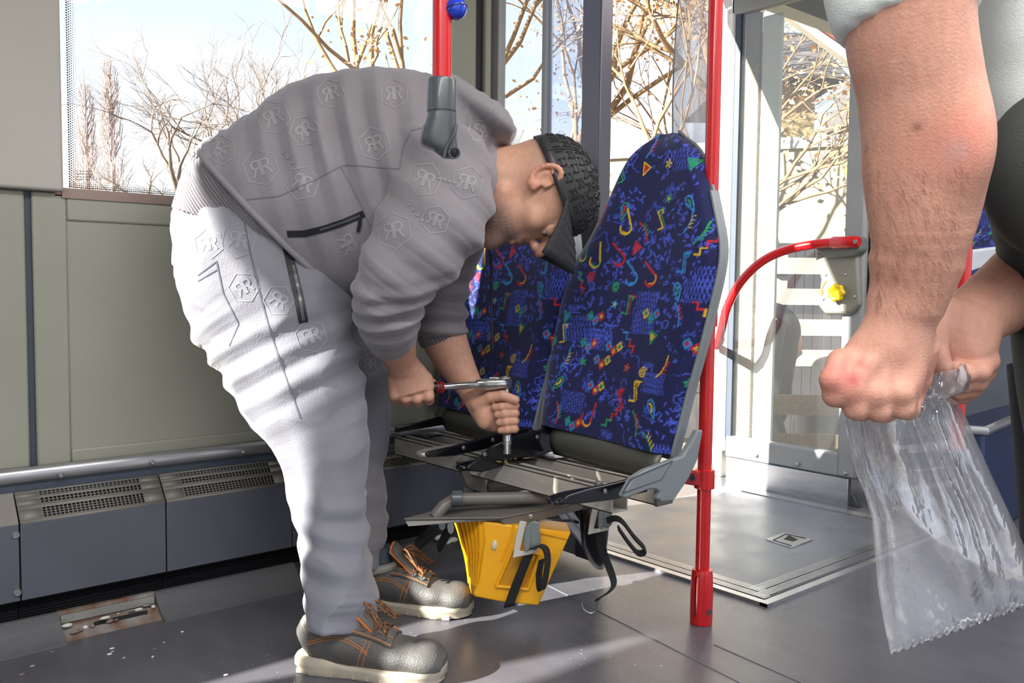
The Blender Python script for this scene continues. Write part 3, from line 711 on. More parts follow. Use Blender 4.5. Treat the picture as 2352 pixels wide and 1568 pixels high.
# support tube, clip, tray
c0, c1 = onz(1035, 1146, .315), onz(1292, 1146, .315); c0 = P(1042, 1146, 2.02); c1 = P(1290, 1142, 2.10)
obj('support_tube', MB().tube([P(1000, 1185, 2.0), P(1018, 1163, 2.0), c0, c1], .0145, 14), M_tray, fr)
obj('tube_clip', MB().tube([P(1040, 1144, 2.0), P(1062, 1144, 2.0)], .0185, 12), M_dgrey, fr)
obj('tube_end_plate', MB().prism([P(1268, 1122, 2.05), P(1300, 1118, 2.05), P(1310, 1152, 2.05), P(1274, 1158, 2.05)], FW*.012), M_alu2, fr, bevel=.002)
cc0 = P(1180, 1106, 2.3); obj('rear_bar', MB().tube([P(1120, 1120, 2.32), P(1255, 1112, 2.36)], .013, 12), M_tray, fr)
TZ = .262
tq = [onz(*q, TZ) for q in ((928, 1190), (1153, 1187), (1338, 1150), (1290, 1133), (1050, 1158))]
hole = [onz(*q, TZ+.0021) for q in ((1060, 1166), (1150, 1162), (1175, 1150), (1085, 1152))]
tr = obj('tray', MB().prism([q-V((0, 0, .004)) for q in tq], (0, 0, .004)), M_tray, fr, bevel=.001)
fl = [onz(*q, TZ-.001) for q in ((1153, 1187), (1338, 1150))]
dn = V((0, 0, -1))
obj('tray_side', MB().prism([fl[0], fl[1], fl[1]+dn*.022, fl[0]+dn*.026+(fl[1]-fl[0])*.05, fl[0]+dn*.012], RT*-.003+FW*.004), M_tray, tr, bevel=.001)
obj('tray_lip', MB().prism([onz(928, 1190, TZ-.002), onz(1153, 1187, TZ-.002), onz(1153, 1187, TZ-.002)+dn*.006, onz(938, 1190, TZ)+dn*.018], FW*.003), M_tray, tr)
obj('tray_fold', MB().tube([onz(1040, 1160, TZ+.004), onz(1290, 1140, TZ+.004)], .004, 6), M_tray, tr)
c = P(1215, 1192, 1.0); ft = (fl[0]+(fl[1]-fl[0])*.34)+dn*.012
obj('tray_screw', MB().lathe(ft-FW*.002, -FW, [(0, .006), (.003, .006), (.004, .003)], 12), M_steel, tr)
# braces from tray to wall, pedestal leg, seat-to-wall bracket
obj('wall_brace', MB().tube([P(1015, 1200, 2.2), P(960, 1250, 2.5)], .02, 8, flat=.5), M_dgrey, fr)
obj('wall_brace', MB().tube([P(1035, 1210, 2.25), P(1010, 1255, 2.5)], .018, 8, flat=.5), M_dgrey, fr)
obj('upright_bracket', MB().prism([onx(*q, -1.75) for q in ((1055, 1060), (1115, 1062), (1118, 1135), (1075, 1120))], (-.02, 0, 0)), M_tray, fr, bevel=.003)
pd = [((1330, 1168), (1402, 1160), 2.16), ((1332, 1210), (1400, 1200), 2.17), ((1336, 1250), (1396, 1245), 2.2), ((1350, 1285), (1394, 1280), 2.25), ((1366, 1303), (1388, 1302), 2.28)]
rings = []
for a, b, d in pd:
    a, b = P(*a, d), P(*b, d); m_ = (a+b)/2; hw = (b-a)/2; rings.append([m_+hw*math.cos(t)+FW*.025*math.sin(t) for t in [i*2*math.pi/16 for i in range(16)]])
obj('plastic_leg', MB().loft(rings), M_armb, fr, angle=60)
obj('diagonal_brace', MB().tube([P(1283, 1168, 2.3), P(1340, 1245, 2.42)], .012, 10, flat=.6), M_alu, fr)
obj('diagonal_brace', MB().tube([P(1302, 1168, 2.32), P(1350, 1232, 2.44)], .010, 10, flat=.6), M_alu, fr)
wire = smooth_path([P(1230, 1190, 2.1), P(1262, 1196, 2.2), P(1310, 1195, 2.3), P(1330, 1200, 2.3)], 5)
obj('cable', MB().tube(wire, .004, 6), M_black, fr)
# ------------------------------------------------------------------ yellow wheel chock strapped under the tray
M_yel = mat('yellow_plastic', col(246, 176, 14), .38, var=.05, vs=10, spec=.5)
ck = empty('wheel_chock', P(1180, 1375, 2.05), 'yellow plastic wheel chock strapped under the grey seat tray', 'wheel chock')
cdp = 2.0; TH = .11
body = [(1108, 1196), (1160, 1204), (1312, 1222), (1236, 1391), (1150, 1382), (1092, 1371), (1086, 1362), (1100, 1330), (1112, 1240)]
obj('wedge_body', MB().prism([P(*q, cdp) for q in body], FW*TH), M_yel, ck, bevel=.004, segs=3)
# concave tread face with ribs on the left
rows = []
lft = [(1040, 1186), (1052, 1220), (1066, 1270), (1076, 1320), (1082, 1360)]; rgt = [(1112, 1192), (1113, 1220), (1112, 1270), (1104, 1330), (1094, 1370)]
for a, b in zip(lft, rgt): rows.append([P(*a, cdp+TH*.95), P(*b, cdp+.004)])
obj('tread_face', MB().grid(rows), M_yel, ck, solid=.005)
for k in range(6):
    t = .12+.15*k; path = []
    for a, b in zip(lft, rgt):
        A_, B_ = P(*a, cdp+TH*.95), P(*b, cdp+.004); path.append(A_.lerp(B_, t+.03)-FW*.004-RT*.003)
    path[-1] = path[-2].lerp(path[-1], .4)
    obj('tread_rib', MB().strip(smooth_path(path, 4), (FW*-.5+RT*.86)*.006, .008), M_yel, ck, bevel=.001)
M_yel2 = mat('yellow_plastic_recess_shade', col(200, 138, 10), .5, var=.06)  # darker copy of the chock's yellow, recess shade put into the colour
rc = [P(*q, cdp-.001) for q in ((1178, 1258), (1240, 1272), (1213, 1352), (1140, 1345))]
obj('recess_floor', MB().prism(rc, FW*.0015), M_yel2, ck)
for a, b in zip(rc, rc[1:]+rc[:1]): obj('recess_rim', MB().tube([a-FW*.003, b-FW*.003], .004, 8), M_yel, ck)
obj('rib', MB().tube([P(1225, 1275, cdp-.004), P(1190, 1350, cdp-.004)], .006, 8), M_yel, ck)
obj('top_groove', MB().tube([P(1240, 1222, cdp-.003), P(1303, 1236, cdp-.003)], .003, 6), M_yel, ck)
obj('top_groove', MB().tube(smooth_path([P(1152, 1288, cdp-.002), P(1175, 1230, cdp-.002), P(1180, 1205, cdp-.002)], 4), .003, 6), M_yel, ck)
obj('scuff', MB().sphere(P(1136, 1252, cdp-.001), (.005, .008, .012), 7, 5), mat('scuff_white', col(225, 215, 190), .7), ck)
M_web = mat('black_webbing', col(34, 34, 36), .8, var=.25, vs=60, bump=.8, bs=700)
M_bk = mat('buckle_grey', col(120, 128, 126), .4, .3); M_bkw = mat('buckle_white', col(206, 202, 192), .5, .1)
def buckle(px, py, d, s, root, col_):
    sc_ = lambda x, y: P(px+x*s, py+y*s, d)
    f1 = [sc_(*q) for q in ((-16, -38), (-24, -5), (-30, 36), (18, 26), (22, 12), (2, 14), (-4, 22), (-16, 22), (-10, 0), (-2, -36))]
    obj('buckle_frame', MB().prism(f1, FW*.006), M_bkw, root, bevel=.0015)
    f2 = [sc_(*q) for q in ((-2, -34), (12, -40), (24, -36), (26, 10), (14, 20), (0, 12), (-6, -10))]
    obj('buckle_body', MB().prism([p-FW*.008 for p in f2], FW*.012), M_bk, root, bevel=.003)
    f3 = [sc_(*q) for q in ((-4, -30), (4, -34), (6, 10), (2, 20), (-8, 18), (-8, -10))]
    obj('buckle_lever', MB().prism([p-FW*.014 for p in f3], FW*.006), M_bk, root, bevel=.002)
s1 = empty('tie_strap', P(1166, 1388, 1.97), 'black webbing strap with grey buckle looped over the yellow chock', 'strap', 'straps under the seat frame')
buckle(1212, 1240, 1.96, 1.15, s1, 0)
wv = RT*.024+UP*.006
obj('webbing', MB().strip(smooth_path([P(1213, 1275, 1.970), P(1195, 1320, 1.970), P(1178, 1365, 1.973), P(1170, 1388, 1.975), P(1172, 1392, 1.995)], 5), wv, .0025), M_web, s1)
obj('webbing_tail', MB().strip(smooth_path([P(1222, 1260, 1.950), P(1240, 1253, 1.940), P(1254, 1262, 1.935), P(1258, 1290, 1.935), P(1252, 1330, 1.935), P(1246, 1352, 1.940), P(1240, 1350, 1.955), P(1238, 1320, 1.960), P(1244, 1285, 1.960)], 5), FW*.020+RT*.012, .0035), M_web, s1)
s3 = empty('tie_strap', onz(1355, 1408, .0), 'black strap with hook hanging open to the floor in front of the black plastic leg', 'strap', 'straps under the seat frame')
buckle(1380, 1192, 2.05, 1.0, s3, 0)
obj('webbing_tail', MB().strip(smooth_path([P(1394, 1196, 2.03), P(1412, 1190, 2.02), P(1430, 1198, 2.01), P(1456, 1232, 2.0), P(1482, 1262, 2.0), P(1466, 1270, 2.01), P(1444, 1246, 2.02), P(1420, 1212, 2.03)], 5), FW*.018+UP*.008, .004), M_web, s3)
hk = onz(1357, 1402, .012)
pth = [P(1378, 1228, 2.04), P(1386, 1270, 2.03), P(1402, 1310, 2.02), P(1410, 1340, 2.0), P(1400, 1358, 1.98), P(1375, 1374, 1.98), hk+V((.01, .01, .025))]
obj('webbing', MB().strip(smooth_path(pth, 5), [ (RT*.020+UP*.004).lerp(FW*.014+RT*.012, min(1, i/20)) for i in range(31)], .0022), M_web, s3)
obj('hook', MB().tube(smooth_path([hk+V((.012, .012, .03)), hk+V((.010, .010, .004)), hk+V((0, 0, -.006)), hk+V((-.012, -.012, .002)), hk+V((-.016, -.016, .018))], 5), .0022, 8), M_steel, s3)
# ------------------------------------------------------------------ red floor pole
pb = onz(1610, 1430); pb.z = 0
rp1 = empty('grab_pole', pb, 'red floor-to-ceiling pole with a sleeve base next to the patterned seat', 'pole')
PR = .0162
obj('pole', MB().tube([pb, pb+V((0, 0, 2.15))], PR, 24), M_red, rp1)
zs = .128
slv = obj('base_sleeve', MB().lathe(pb, (0, 0, 1), [(.001, .0255), (.02, .0262), (zs*.6, .0262), (zs*.92, .0245), (zs, .0225), (zs, PR)], 28), M_red, rp1, angle=50)
bdir = (EYE-pb); bdir.z = 0; bdir.normalize(); sd_ = V((-bdir.y, bdir.x, 0))
obj('sleeve_slot', MB().tube([pb+bdir*.0235-sd_*.0145+V((0, 0, .022)), pb+bdir*.0225-sd_*.0145+V((0, 0, zs*.9)), pb+bdir*.023-sd_*.008+V((0, 0, zs*.93))], .0012, 6), M_armb, slv)
dd = (bdir*.75+sd_*.66).normalized()
obj('set_screw', MB().lathe(pb+dd*.0235+V((0, 0, .034)), dd, [(0, .007), (.004, .007), (.004, .004), (.002, .003)], 12), mat('green_screw', col(60, 100, 95), .4, .5), slv)
zc = HC+(662-1108)/F*1.99
cl = obj('pole_clamp', MB().lathe(pb+V((0, 0, zc-.024)), (0, 0, 1), [(0, .0175), (.001, .0235), (.044, .0235), (.046, .0175)], 24), M_red, rp1, angle=50)
obj('clamp_arm', MB().prism([pb+bdir*.021+V((0, 0, zc-.018)), pb+bdir*.021+V((0, 0, zc+.022)), pb+bdir*.024+V((-.042, -.03, zc+.018)), pb+bdir*.024+V((-.042, -.03, zc-.012))], -bdir*.03), M_red, rp1, bevel=.004)
cs = pb+bdir*.0265+V((-.022, -.016, zc+.004)); obj('clamp_screw', MB().lathe(cs, bdir, [(0, .008), (.003, .008), (.003, .004), (.001, .003)], 6), mat('dark_screw', col(70, 72, 74), .4, .6), rp1)
zc2 = HC+(662-729)/F*2.0
obj('upper_clamp', MB().lathe(pb+V((0, 0, zc2-.021)), (0, 0, 1), [(0, .0165), (.001, .021), (.041, .021), (.042, .0165)], 24), M_red, rp1, angle=50)
# hanging pole with open grey fitting and blue ball
hp0 = P(1015, 187, 1.46)
hg = empty('hanging_pole', hp0, 'red hanging pole with an open dark grey end fitting, unscrewed from its lower half', 'pole')
zcl = 2.15-hp0.z
obj('pole', MB().tube([hp0, hp0+V((0, 0, zcl))], .0162, 24), M_red, hg)
fx = lambda px, py, d=1.46: P(px, py, d)
ft_ = obj('fitting_sleeve', MB().lathe(hp0+V((0, 0, .004)), (0, 0, -1), [(0, .0165), (0, .0228), (.004, .0242), (.053, .0246), (.0535, .0232), (.056, .0232)], 28), M_dgrey, hg, angle=50)
rings = []
for (xa_, xb_, y_, dp, th_) in ((983, 1050, 263, 0, .024), (978, 1050, 280, 0, .024), (971, 1050, 300, 0, .0235), (966, 1050, 318, 0, .023), (970, 1051, 333, 0, .022), (992, 1051, 343, 0, .020), (1006, 1050, 354, 0, .016), (1016, 1046, 362, 0, .011)):
    a, b = fx(xa_, y_), fx(xb_, y_); m_ = (a+b)/2; hw = (b-a)/2
    rings.append([m_+hw*math.copysign(abs(math.cos(t))**.8, math.cos(t))+FW*th_*math.copysign(abs(math.sin(t))**.8, math.sin(t)) for t in [i*2*math.pi/24 for i in range(24)]])
tb = obj('tee_body', MB().loft(rings), M_dgrey, hg, angle=60)
obj('socket_mouth', MB().lathe(fx(1041, 352, 1.437), -FW+RT*.5, [(0, .010), (.006, .0105), (.006, .008), (-.004, .006)], 16), M_dgrey, tb)
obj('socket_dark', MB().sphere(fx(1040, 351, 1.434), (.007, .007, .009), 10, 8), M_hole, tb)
obj('side_mouth_edge', MB().tube(smooth_path([fx(975, 285, 1.438), fx(968, 318, 1.436), fx(972, 334, 1.438), fx(998, 345, 1.438)], 4), .0016, 6), M_dgrey, tb)
obj('fin', MB().tube(smooth_path([fx(1020, 362, 1.437), fx(1026, 335, 1.437), fx(1042, 310, 1.436), fx(1048, 285, 1.438)], 5), .003, 8), M_dgrey, tb)
bb = P(1047, 20, 1.45)
bo = obj('stop_button_ball', MB().sphere(bb, .0185, 24, 16), mat('blue_plastic', col(24, 60, 190), .2, coat=.6), hg)
obj('ball_seam', MB().tube([bb+(RT*math.cos(t)+FW*math.sin(t))*.0187+UP*.004*math.cos(t) for t in [i*math.pi/12 for i in range(25)]], .0008, 5), M_armb, bo)
# ------------------------------------------------------------------ ratchet wrench, extension, socket
M_chr = mat('chrome_tool', col(196, 196, 194), .18, .95, var=.05)
WD = 2.03
wr = empty('ratchet_wrench', P(1164, 1042, 2.06), 'chrome ratchet wrench with red-banded black grip standing on the seat bracket', 'wrench')
obj('shaft', MB().tube([P(1018, 888, 1.99), P(1050, 886, 2.0), P(1095, 883, 2.02)], [.0075, .0085, .009], 16), M_chr, wr)
obj('grip', MB().tube([P(915, 892, 1.96), P(960, 890, 1.975), P(1000, 889, 1.985), P(1018, 888, 1.99)], [.011, .0125, .0125, .0115], 16), M_black, wr)
for x_ in (1002, 1008, 1014): obj('grip_band', MB().tube([P(x_, 888.8, 1.986), P(x_+2, 888.7, 1.987)], .0132, 16), M_red, wr)
hdm = MB(); rings = []
for x_, rr in ((1092, .009), (1105, .012), (1122, .0135), (1140, .0155), (1155, .017), (1168, .0145), (1176, .006)):
    c = P(x_, 883-.03*(x_-1092), 2.02+.0005*(x_-1092)); rings.append([c+UP*math.sin(t)*.0135*(.8 if rr < .01 else 1)+FW*math.cos(t)*rr for t in [i*2*math.pi/20 for i in range(20)]])
obj('head', hdm.loft(rings), M_chr, wr, bevel=.001, angle=50)
obj('selector', MB().lathe(P(1160, 870, 2.055), UP, [(0, .014), (.004, .014), (.005, .011), (.005, .006), (.0065, .005)], 20), M_steel, wr)
obj('lever', MB().box(P(1135, 870, 2.045), (.022, .008, .004), m3), M_steel, wr)
xd = P(1163, 890, 2.06); xe = P(1165, 1000, 2.06); xf = P(1165, 1044, 2.06)
obj('extension_bar', MB().tube([xd, xe], .0068, 14), M_chr, wr)
obj('socket', MB().lathe(xe+UP*.004, (xf-xe), [(-.004, .0075), (0, .0095), (.002, .0105), (.018, .0105), (.019, .0115), (.024, .0115), (.025, .0095), (.046, .0095), (.046, .006)], 18), M_chr, wr, angle=40)
# ------------------------------------------------------------------ implicit-surface modelling for bodies and cloth
import openvdb
nv3 = lambda v: np.array((v[0], v[1], v[2]), np.float64)
class Vox:
    def __init__(s, lo, hi, h):
        s.lo = np.array(lo, float); s.h = h; s.n = np.ceil((np.array(hi)-s.lo)/h).astype(int)+1
        s.a = np.full(tuple(s.n), .25, np.float32)
        s.ax = [(s.lo[i]+h*np.arange(s.n[i])).astype(np.float32) for i in range(3)]
    def reg(s, lo, hi):
        i0 = np.clip(np.floor((np.array(lo)-s.lo)/s.h).astype(int), 0, s.n-1); i1 = np.clip(np.ceil((np.array(hi)-s.lo)/s.h).astype(int)+1, 1, s.n)
        sl = tuple(slice(a, max(a+1, b)) for a, b in zip(i0, i1))
        X = s.ax[0][sl[0]][:, None, None]; Y = s.ax[1][sl[1]][None, :, None]; Z = s.ax[2][sl[2]][None, None, :]
        return sl, X, Y, Z
    def comb(s, sl, d, k=0, sub=False):
        a = s.a[sl]
        if sub:
            if k: hh = np.clip(.5-.5*(a+d)/k, 0, 1); s.a[sl] = a*(1-hh)-d*hh+k*hh*(1-hh)
            else: s.a[sl] = np.maximum(a, -d)
        elif k: hh = np.clip(.5+.5*(a-d)/k, 0, 1); s.a[sl] = a*(1-hh)+d*hh-k*hh*(1-hh)
        else: s.a[sl] = np.minimum(a, d)
    def ell(s, c, r, R=None, k=.01, sub=False, p=2):
        c = nv3(c); r = np.array(r, float) if hasattr(r, '__len__') else np.array((r, r, r)); m = r.max()*1.15+max(k, .01)+2*s.h
        sl, X, Y, Z = s.reg(c-m, c+m); dx, dy, dz = X-c[0], Y-c[1], Z-c[2]
        if R is None: u, v, w_ = dx, dy, dz
        else: u, v, w_ = [dx*R[i][0]+dy*R[i][1]+dz*R[i][2] for i in range(3)]
        if p == 2: q = np.sqrt((u/r[0])**2+(v/r[1])**2+(w_/r[2])**2)
        else: q = (np.abs(u/r[0])**p+np.abs(v/r[1])**p+np.abs(w_/r[2])**p)**(1/p)
        s.comb(sl, ((q-1)*r.min()).astype(np.float32), k, sub)
    def cap(s, p0, p1, r0, r1, k=.01, sub=False):
        p0, p1 = nv3(p0), nv3(p1); m = max(r0, r1)+max(k, .008)+2*s.h
        sl, X, Y, Z = s.reg(np.minimum(p0, p1)-m, np.maximum(p0, p1)+m); d = p1-p0; L = d@d+1e-12
        t = np.clip(((X-p0[0])*d[0]+(Y-p0[1])*d[1]+(Z-p0[2])*d[2])/L, 0, 1)
        q = np.sqrt((X-p0[0]-t*d[0])**2+(Y-p0[1]-t*d[1])**2+(Z-p0[2]-t*d[2])**2)
        s.comb(sl, (q-(r0+(r1-r0)*t)).astype(np.float32), k, sub)
    def chain(s, pts, rs, k=.01, sub=False):
        for i in range(len(pts)-1): s.cap(pts[i], pts[i+1], rs[i], rs[i+1], k if i == 0 else min(k, .004), sub)
    def loft(s, sts, k=.01, disp=None, n=4, endcap=.012, sub=False):
        """stations (centre, axisA, ra, axisB, rb); smooth chain of elliptic sections"""
        C_ = np.array([nv3(q[0]) for q in sts]); A_ = np.array([nv3(q[1]) for q in sts]); ra = np.array([q[2] for q in sts]); B_ = np.array([nv3(q[3]) for q in sts]); rb = np.array([q[4] for q in sts])
        M = np.concatenate([C_, A_, ra[:, None], B_, rb[:, None]], 1); Q = np.vstack([2*M[0]-M[1], M, 2*M[-1]-M[-2]]); out = []
        for i in range(1, len(Q)-2):
            for j in range(n):
                t = j/n; p0, p1, p2, p3 = Q[i-1:i+3]; out.append(.5*((2*p1)+(p2-p0)*t+(2*p0-5*p1+4*p2-p3)*t*t+(3*p1-p0-3*p2+p3)*t**3))
        out.append(M[-1]); S = np.array(out); N = len(S)
        mr = np.maximum(S[:, 6], S[:, 10]); lo = (S[:, :3]-mr[:, None]).min(0)-.03-k; hi = (S[:, :3]+mr[:, None]).max(0)+.03+k
        sl, X, Y, Z = s.reg(lo, hi); sh = np.broadcast_shapes(X.shape, Y.shape, Z.shape); off = [q.start for q in sl]
        D = np.full(sh, .25, np.float32); T = np.zeros(sh, np.float32) if disp else None; TH = np.zeros(sh, np.float32) if disp else None
        for i in range(N-1):
            a, b = S[i], S[i+1]; m = max(mr[i], mr[i+1])+.03
            l2 = np.minimum(a[:3], b[:3])-m; h2 = np.maximum(a[:3], b[:3])+m
            sg, x, y, z = s.reg(l2, h2); ss = tuple(slice(max(0, g.start-o), min(dim, g.stop-o)) for g, o, dim in zip(sg, off, sh))
            if any(q.stop <= q.start for q in ss): continue
            x = s.ax[0][ss[0].start+off[0]:ss[0].stop+off[0]][:, None, None]; y = s.ax[1][ss[1].start+off[1]:ss[1].stop+off[1]][None, :, None]; z = s.ax[2][ss[2].start+off[2]:ss[2].stop+off[2]][None, None, :]
            d = (b[:3]-a[:3]).astype(np.float32); L = float(d@d)+1e-12; dl = math.sqrt(L)
            tr = ((x-a[0])*d[0]+(y-a[1])*d[1]+(z-a[2])*d[2])/L
            t = np.clip(tr, 0, 1); ex = (tr-t)*dl
            qx, qy, qz = x-a[0]-tr*d[0], y-a[1]-tr*d[1], z-a[2]-tr*d[2]
            Aa = a[3:6]; Bb = a[7:10]; T_ = d/dl
            Aa = Aa-T_*(Aa@T_); Aa = Aa/np.linalg.norm(Aa); Bv = np.cross(T_, Aa)
            if Bv@Bb < 0: Bv = -Bv
            r1 = a[6]+(b[6]-a[6])*t; r2 = a[10]+(b[10]-a[10])*t
            u = (qx*Aa[0]+qy*Aa[1]+qz*Aa[2]); v = (qx*Bv[0]+qy*Bv[1]+qz*Bv[2])
            kk = np.sqrt((u/r1)**2+(v/r2)**2+1e-9)
            q = (kk-1)*np.minimum(r1, r2)
            cp = endcap if ((i == 0) or (i == N-2)) else .02
            e_in = np.where(((ex < 0) & (i > 0)) | ((ex > 0) & (i < N-2)), np.abs(ex), 0); e_end = np.where(e_in > 0, 0, np.abs(ex))
            q = q+.35*e_in+6*np.maximum(0, e_in-max(.6*dl, .012))
            q = np.where(e_end > 0, np.where(q > 0, np.sqrt(np.maximum(q, 0)**2+e_end**2), np.maximum(q, e_end)), q)
            cur = D[ss]; better = q < cur; D[ss] = np.where(better, q, cur)
            if disp: T[ss] = np.where(better, (i+t)/(N-1), T[ss]); TH[ss] = np.where(better, np.arctan2(v/r2, u/r1), TH[ss])
        if disp: D = D-disp(T, TH, X, Y, Z).astype(np.float32)
        s.comb(sl, D, k, sub)
    def mesh(s, iso=0):
        g = openvdb.FloatGrid(.25); g.copyFromArray(np.ascontiguousarray(s.a)); p, q = g.convertToQuads(isovalue=iso) if True else None
        return np.asarray(p)*s.h+s.lo, np.asarray(q)
def wob(seed, n, lo, hi):
    r = np.random.RandomState(seed); K = r.normal(size=(n, 3)); K /= np.linalg.norm(K, axis=1)[:, None]; K *= r.uniform(lo, hi, n)[:, None]; ph = r.uniform(0, 6.28, n)
    return lambda X, Y, Z: sum(np.sin(K[i, 0]*X+K[i, 1]*Y+K[i, 2]*Z+ph[i]) for i in range(n))/n
def S2(a, b, d, rb, d2=None):
    a = P(a[0], a[1], d); b = P(b[0], b[1], d2 or d); c = (a+b)/2; ax = (a-b)/2
    return (c, ax.normalized(), ax.length, FW, rb)
def np_obj(name, parts, m, parent=None, colors=None, org=None, smooth_it=0):
    """join (points, quads) islands into one mesh object"""
    vs = []; fs = []; o = 0
    for p, q in parts: vs.append(p); fs.append(q+o); o += len(p)
    vs = np.concatenate(vs); fs = np.concatenate(fs)
    og = WL[parent] if parent is not None else org
    P0, P1, P2 = vs[fs[:, 0]], vs[fs[:, 1]], vs[fs[:, 2]]; nn_ = np.cross(P1-P0, P2-P0); ct_ = (P0+P2)/2-vs.mean(0)
    if (nn_*ct_).sum() < 0: fs = fs[:, ::-1]
    me = bpy.data.meshes.new(name); me.vertices.add(len(vs)); me.vertices.foreach_set('co', (vs-nv3(og)).astype(np.float32).ravel())
    me.loops.add(len(fs)*4); me.polygons.add(len(fs)); me.loops.foreach_set('vertex_index', np.ascontiguousarray(fs).astype(np.int32).ravel())
    me.polygons.foreach_set('loop_start', np.arange(0, len(fs)*4, 4, dtype=np.int32)); me.polygons.foreach_set('loop_total', np.full(len(fs), 4, np.int32))
    me.update(calc_edges=True); me.validate(); me.shade_smooth()
    if colors is not None:
        c = np.ones((len(vs), 4), np.float32); c[:, :3] = colors(vs); at = me.color_attributes.new('tone', 'FLOAT_COLOR', 'POINT'); at.data.foreach_set('color', c.ravel())
    o = link_mesh(name, me, m, parent, og)
    if smooth_it: md = o.modifiers.new('sm', 'SMOOTH'); md.iterations = smooth_it; md.factor = .5
    return o
FLIP = True
def bvh_of(o):
    me = o.data; return BVHTree.FromPolygons([v.co+WL[o] for v in me.vertices], [tuple(p.vertices) for p in me.polygons])
def project(bvh, pxs, lift=.0012, step=6):
    """points of a pixel polyline laid onto a cloth surface"""
    out = []
    for (a, b) in zip(pxs[:-1], pxs[1:]):
        n = max(1, int(math.hypot(b[0]-a[0], b[1]-a[1])/step))
        for i in range(n): out.append((a[0]+(b[0]-a[0])*i/n, a[1]+(b[1]-a[1])*i/n))
    out.append(pxs[-1]); res = []
    for q in out:
        h, nn, _, _ = bvh.ray_cast(EYE, ray(*q).normalized())
        if h is not None and (not res or abs((h-EYE).length-(res[-1][0]-EYE).length) < .06):
            if nn.dot(FW) > 0: nn = -nn
            res.append((h+nn*lift, nn))
    return res
def band(bvh, mb, pxs, wd, th=.0008, lift=.0012, step=6):
    r = project(bvh, pxs, lift, step)
    if len(r) < 2: return
    pts = [q[0] for q in r]; wv = []
    for i in range(len(pts)):
        t = pts[min(i+1, len(pts)-1)]-pts[max(i-1, 0)]
        x_ = t.cross(r[i][1]);
        wv.append((x_.normalized() if x_.length > 1e-9 else RT)*wd)
    mb.strip(pts, wv, th)
def tone_mat(name, rough=.5, bump=.2, bs=500, sub=.0, sheen=0, spec=.4, bump2=0):
    m = mat(name, col(200, 150, 130), rough, bump=bump, bs=bs, sub=sub, sheen=sheen, spec=spec); n = m.node_tree.nodes; l = m.node_tree.links
    a = n.new('ShaderNodeVertexColor'); a.layer_name = 'tone'
    nz = n.new('ShaderNodeTexNoise'); nz.inputs['Scale'].default_value = 70; nz.inputs['Detail'].default_value = 5
    mr = n.new('ShaderNodeMapRange'); l.new(nz.outputs[0], mr.inputs[0]); mr.inputs[3].default_value = .82; mr.inputs[4].default_value = 1.18
    mx = n.new('ShaderNodeMixRGB'); mx.blend_type = 'MULTIPLY'; mx.inputs[0].default_value = 1; l.new(a.outputs[0], mx.inputs[1]); l.new(mr.outputs[0], mx.inputs[2])
    l.new(mx.outputs[0], n['Principled BSDF'].inputs['Base Color']); return m
M_skin = tone_mat('skin', .48, .25, 420, sub=.06)
LC = lambda r, g, b: np.array(col(r, g, b)[:3])
# ================================================================== mechanic
base = onz(860, 1470); base.z = 0
man = empty('person', base, 'man in grey velour tracksuit and black cap bending over the seat frame with a wrench', 'person')
def velour(name, c):
    m = mat(name, col(*c), .75, var=.10, vs=7, bump=.30, bs=330, sheen=.30); return m
M_hood = velour('velour_grey', (134, 130, 135)); M_trous = velour('velour_trousers', (122, 122, 130))
M_rib = velour('ribbed_knit', (116, 112, 117))
n_ = M_rib.node_tree.nodes; l_ = M_rib.node_tree.links
tcx = n_.new('ShaderNodeTexCoord'); wvx = n_.new('ShaderNodeTexWave'); wvx.inputs['Scale'].default_value = 60; wvx.inputs['Distortion'].default_value = .6; wvx.bands_direction = 'DIAGONAL'
l_.new(tcx.outputs['Object'], wvx.inputs[0]); bpx = n_.new('ShaderNodeBump'); bpx.inputs['Strength'].default_value = .9; bpx.inputs['Distance'].default_value = .003; l_.new(wvx.outputs[0], bpx.inputs['Height']); l_.new(bpx.outputs[0], n_['Principled BSDF'].inputs['Normal'])
w1 = wob(1, 6, 18, 45); w2 = wob(2, 6, 50, 110); w3 = wob(3, 5, 120, 200)
# ---- hoodie
def dotp(v, X, Y, Z): return v[0]*X+v[1]*Y+v[2]*Z
wA = wob(11, 5, 8, 20); wB = wob(12, 5, 14, 30)
wC = wob(15, 4, 22, 55)
def ridge(ph): q = np.sin(ph); return np.sign(q)*np.abs(q)**1.3
D0 = 1.93
torso = [S2((399, 508), (650, 545), D0, .175), S2((420, 440), (655, 548), D0, .18), S2((452, 362), (664, 550), D0, .185), S2((492, 296), (700, 598), D0, .19), S2((570, 238), (760, 655), D0, .20), S2((680, 190), (835, 680), D0, .205), S2((790, 168), (900, 668), D0, .205), S2((890, 163), (975, 640), D0, .205), S2((980, 182), (1045, 605), D0, .195), S2((1065, 215), (1085, 578), D0, .16), S2((1135, 264), (1112, 555), 1.92, .115), S2((1178, 290), (1160, 500), 1.91, .088)]
fc = nv3(P(720, 330, 1.75)); fd = (RT*.93+UP*.25).normalized()
def d_torso(T, TH, X, Y, Z):
    env = np.exp(-(((X-fc[0])**2+(Y-fc[1])**2+(Z-fc[2])**2)/.19**2))
    f = ridge(2*np.pi*dotp(fd, X, Y, Z)/.062+1.5*wA(X, Y, Z))*(.55+.6*wB(X, Y, Z))
    return .0115*f*env+.0055*wA(X, Y, Z)+.0035*w1(X, Y, Z)+.0016*w2(X, Y, Z)
vx = Vox(nv3(P(800, 420, 1.9))-np.array((.66, .66, .42)), nv3(P(800, 420, 1.9))+np.array((.55, .60, .42)), .0038)
vx.loft(torso, .0, d_torso)
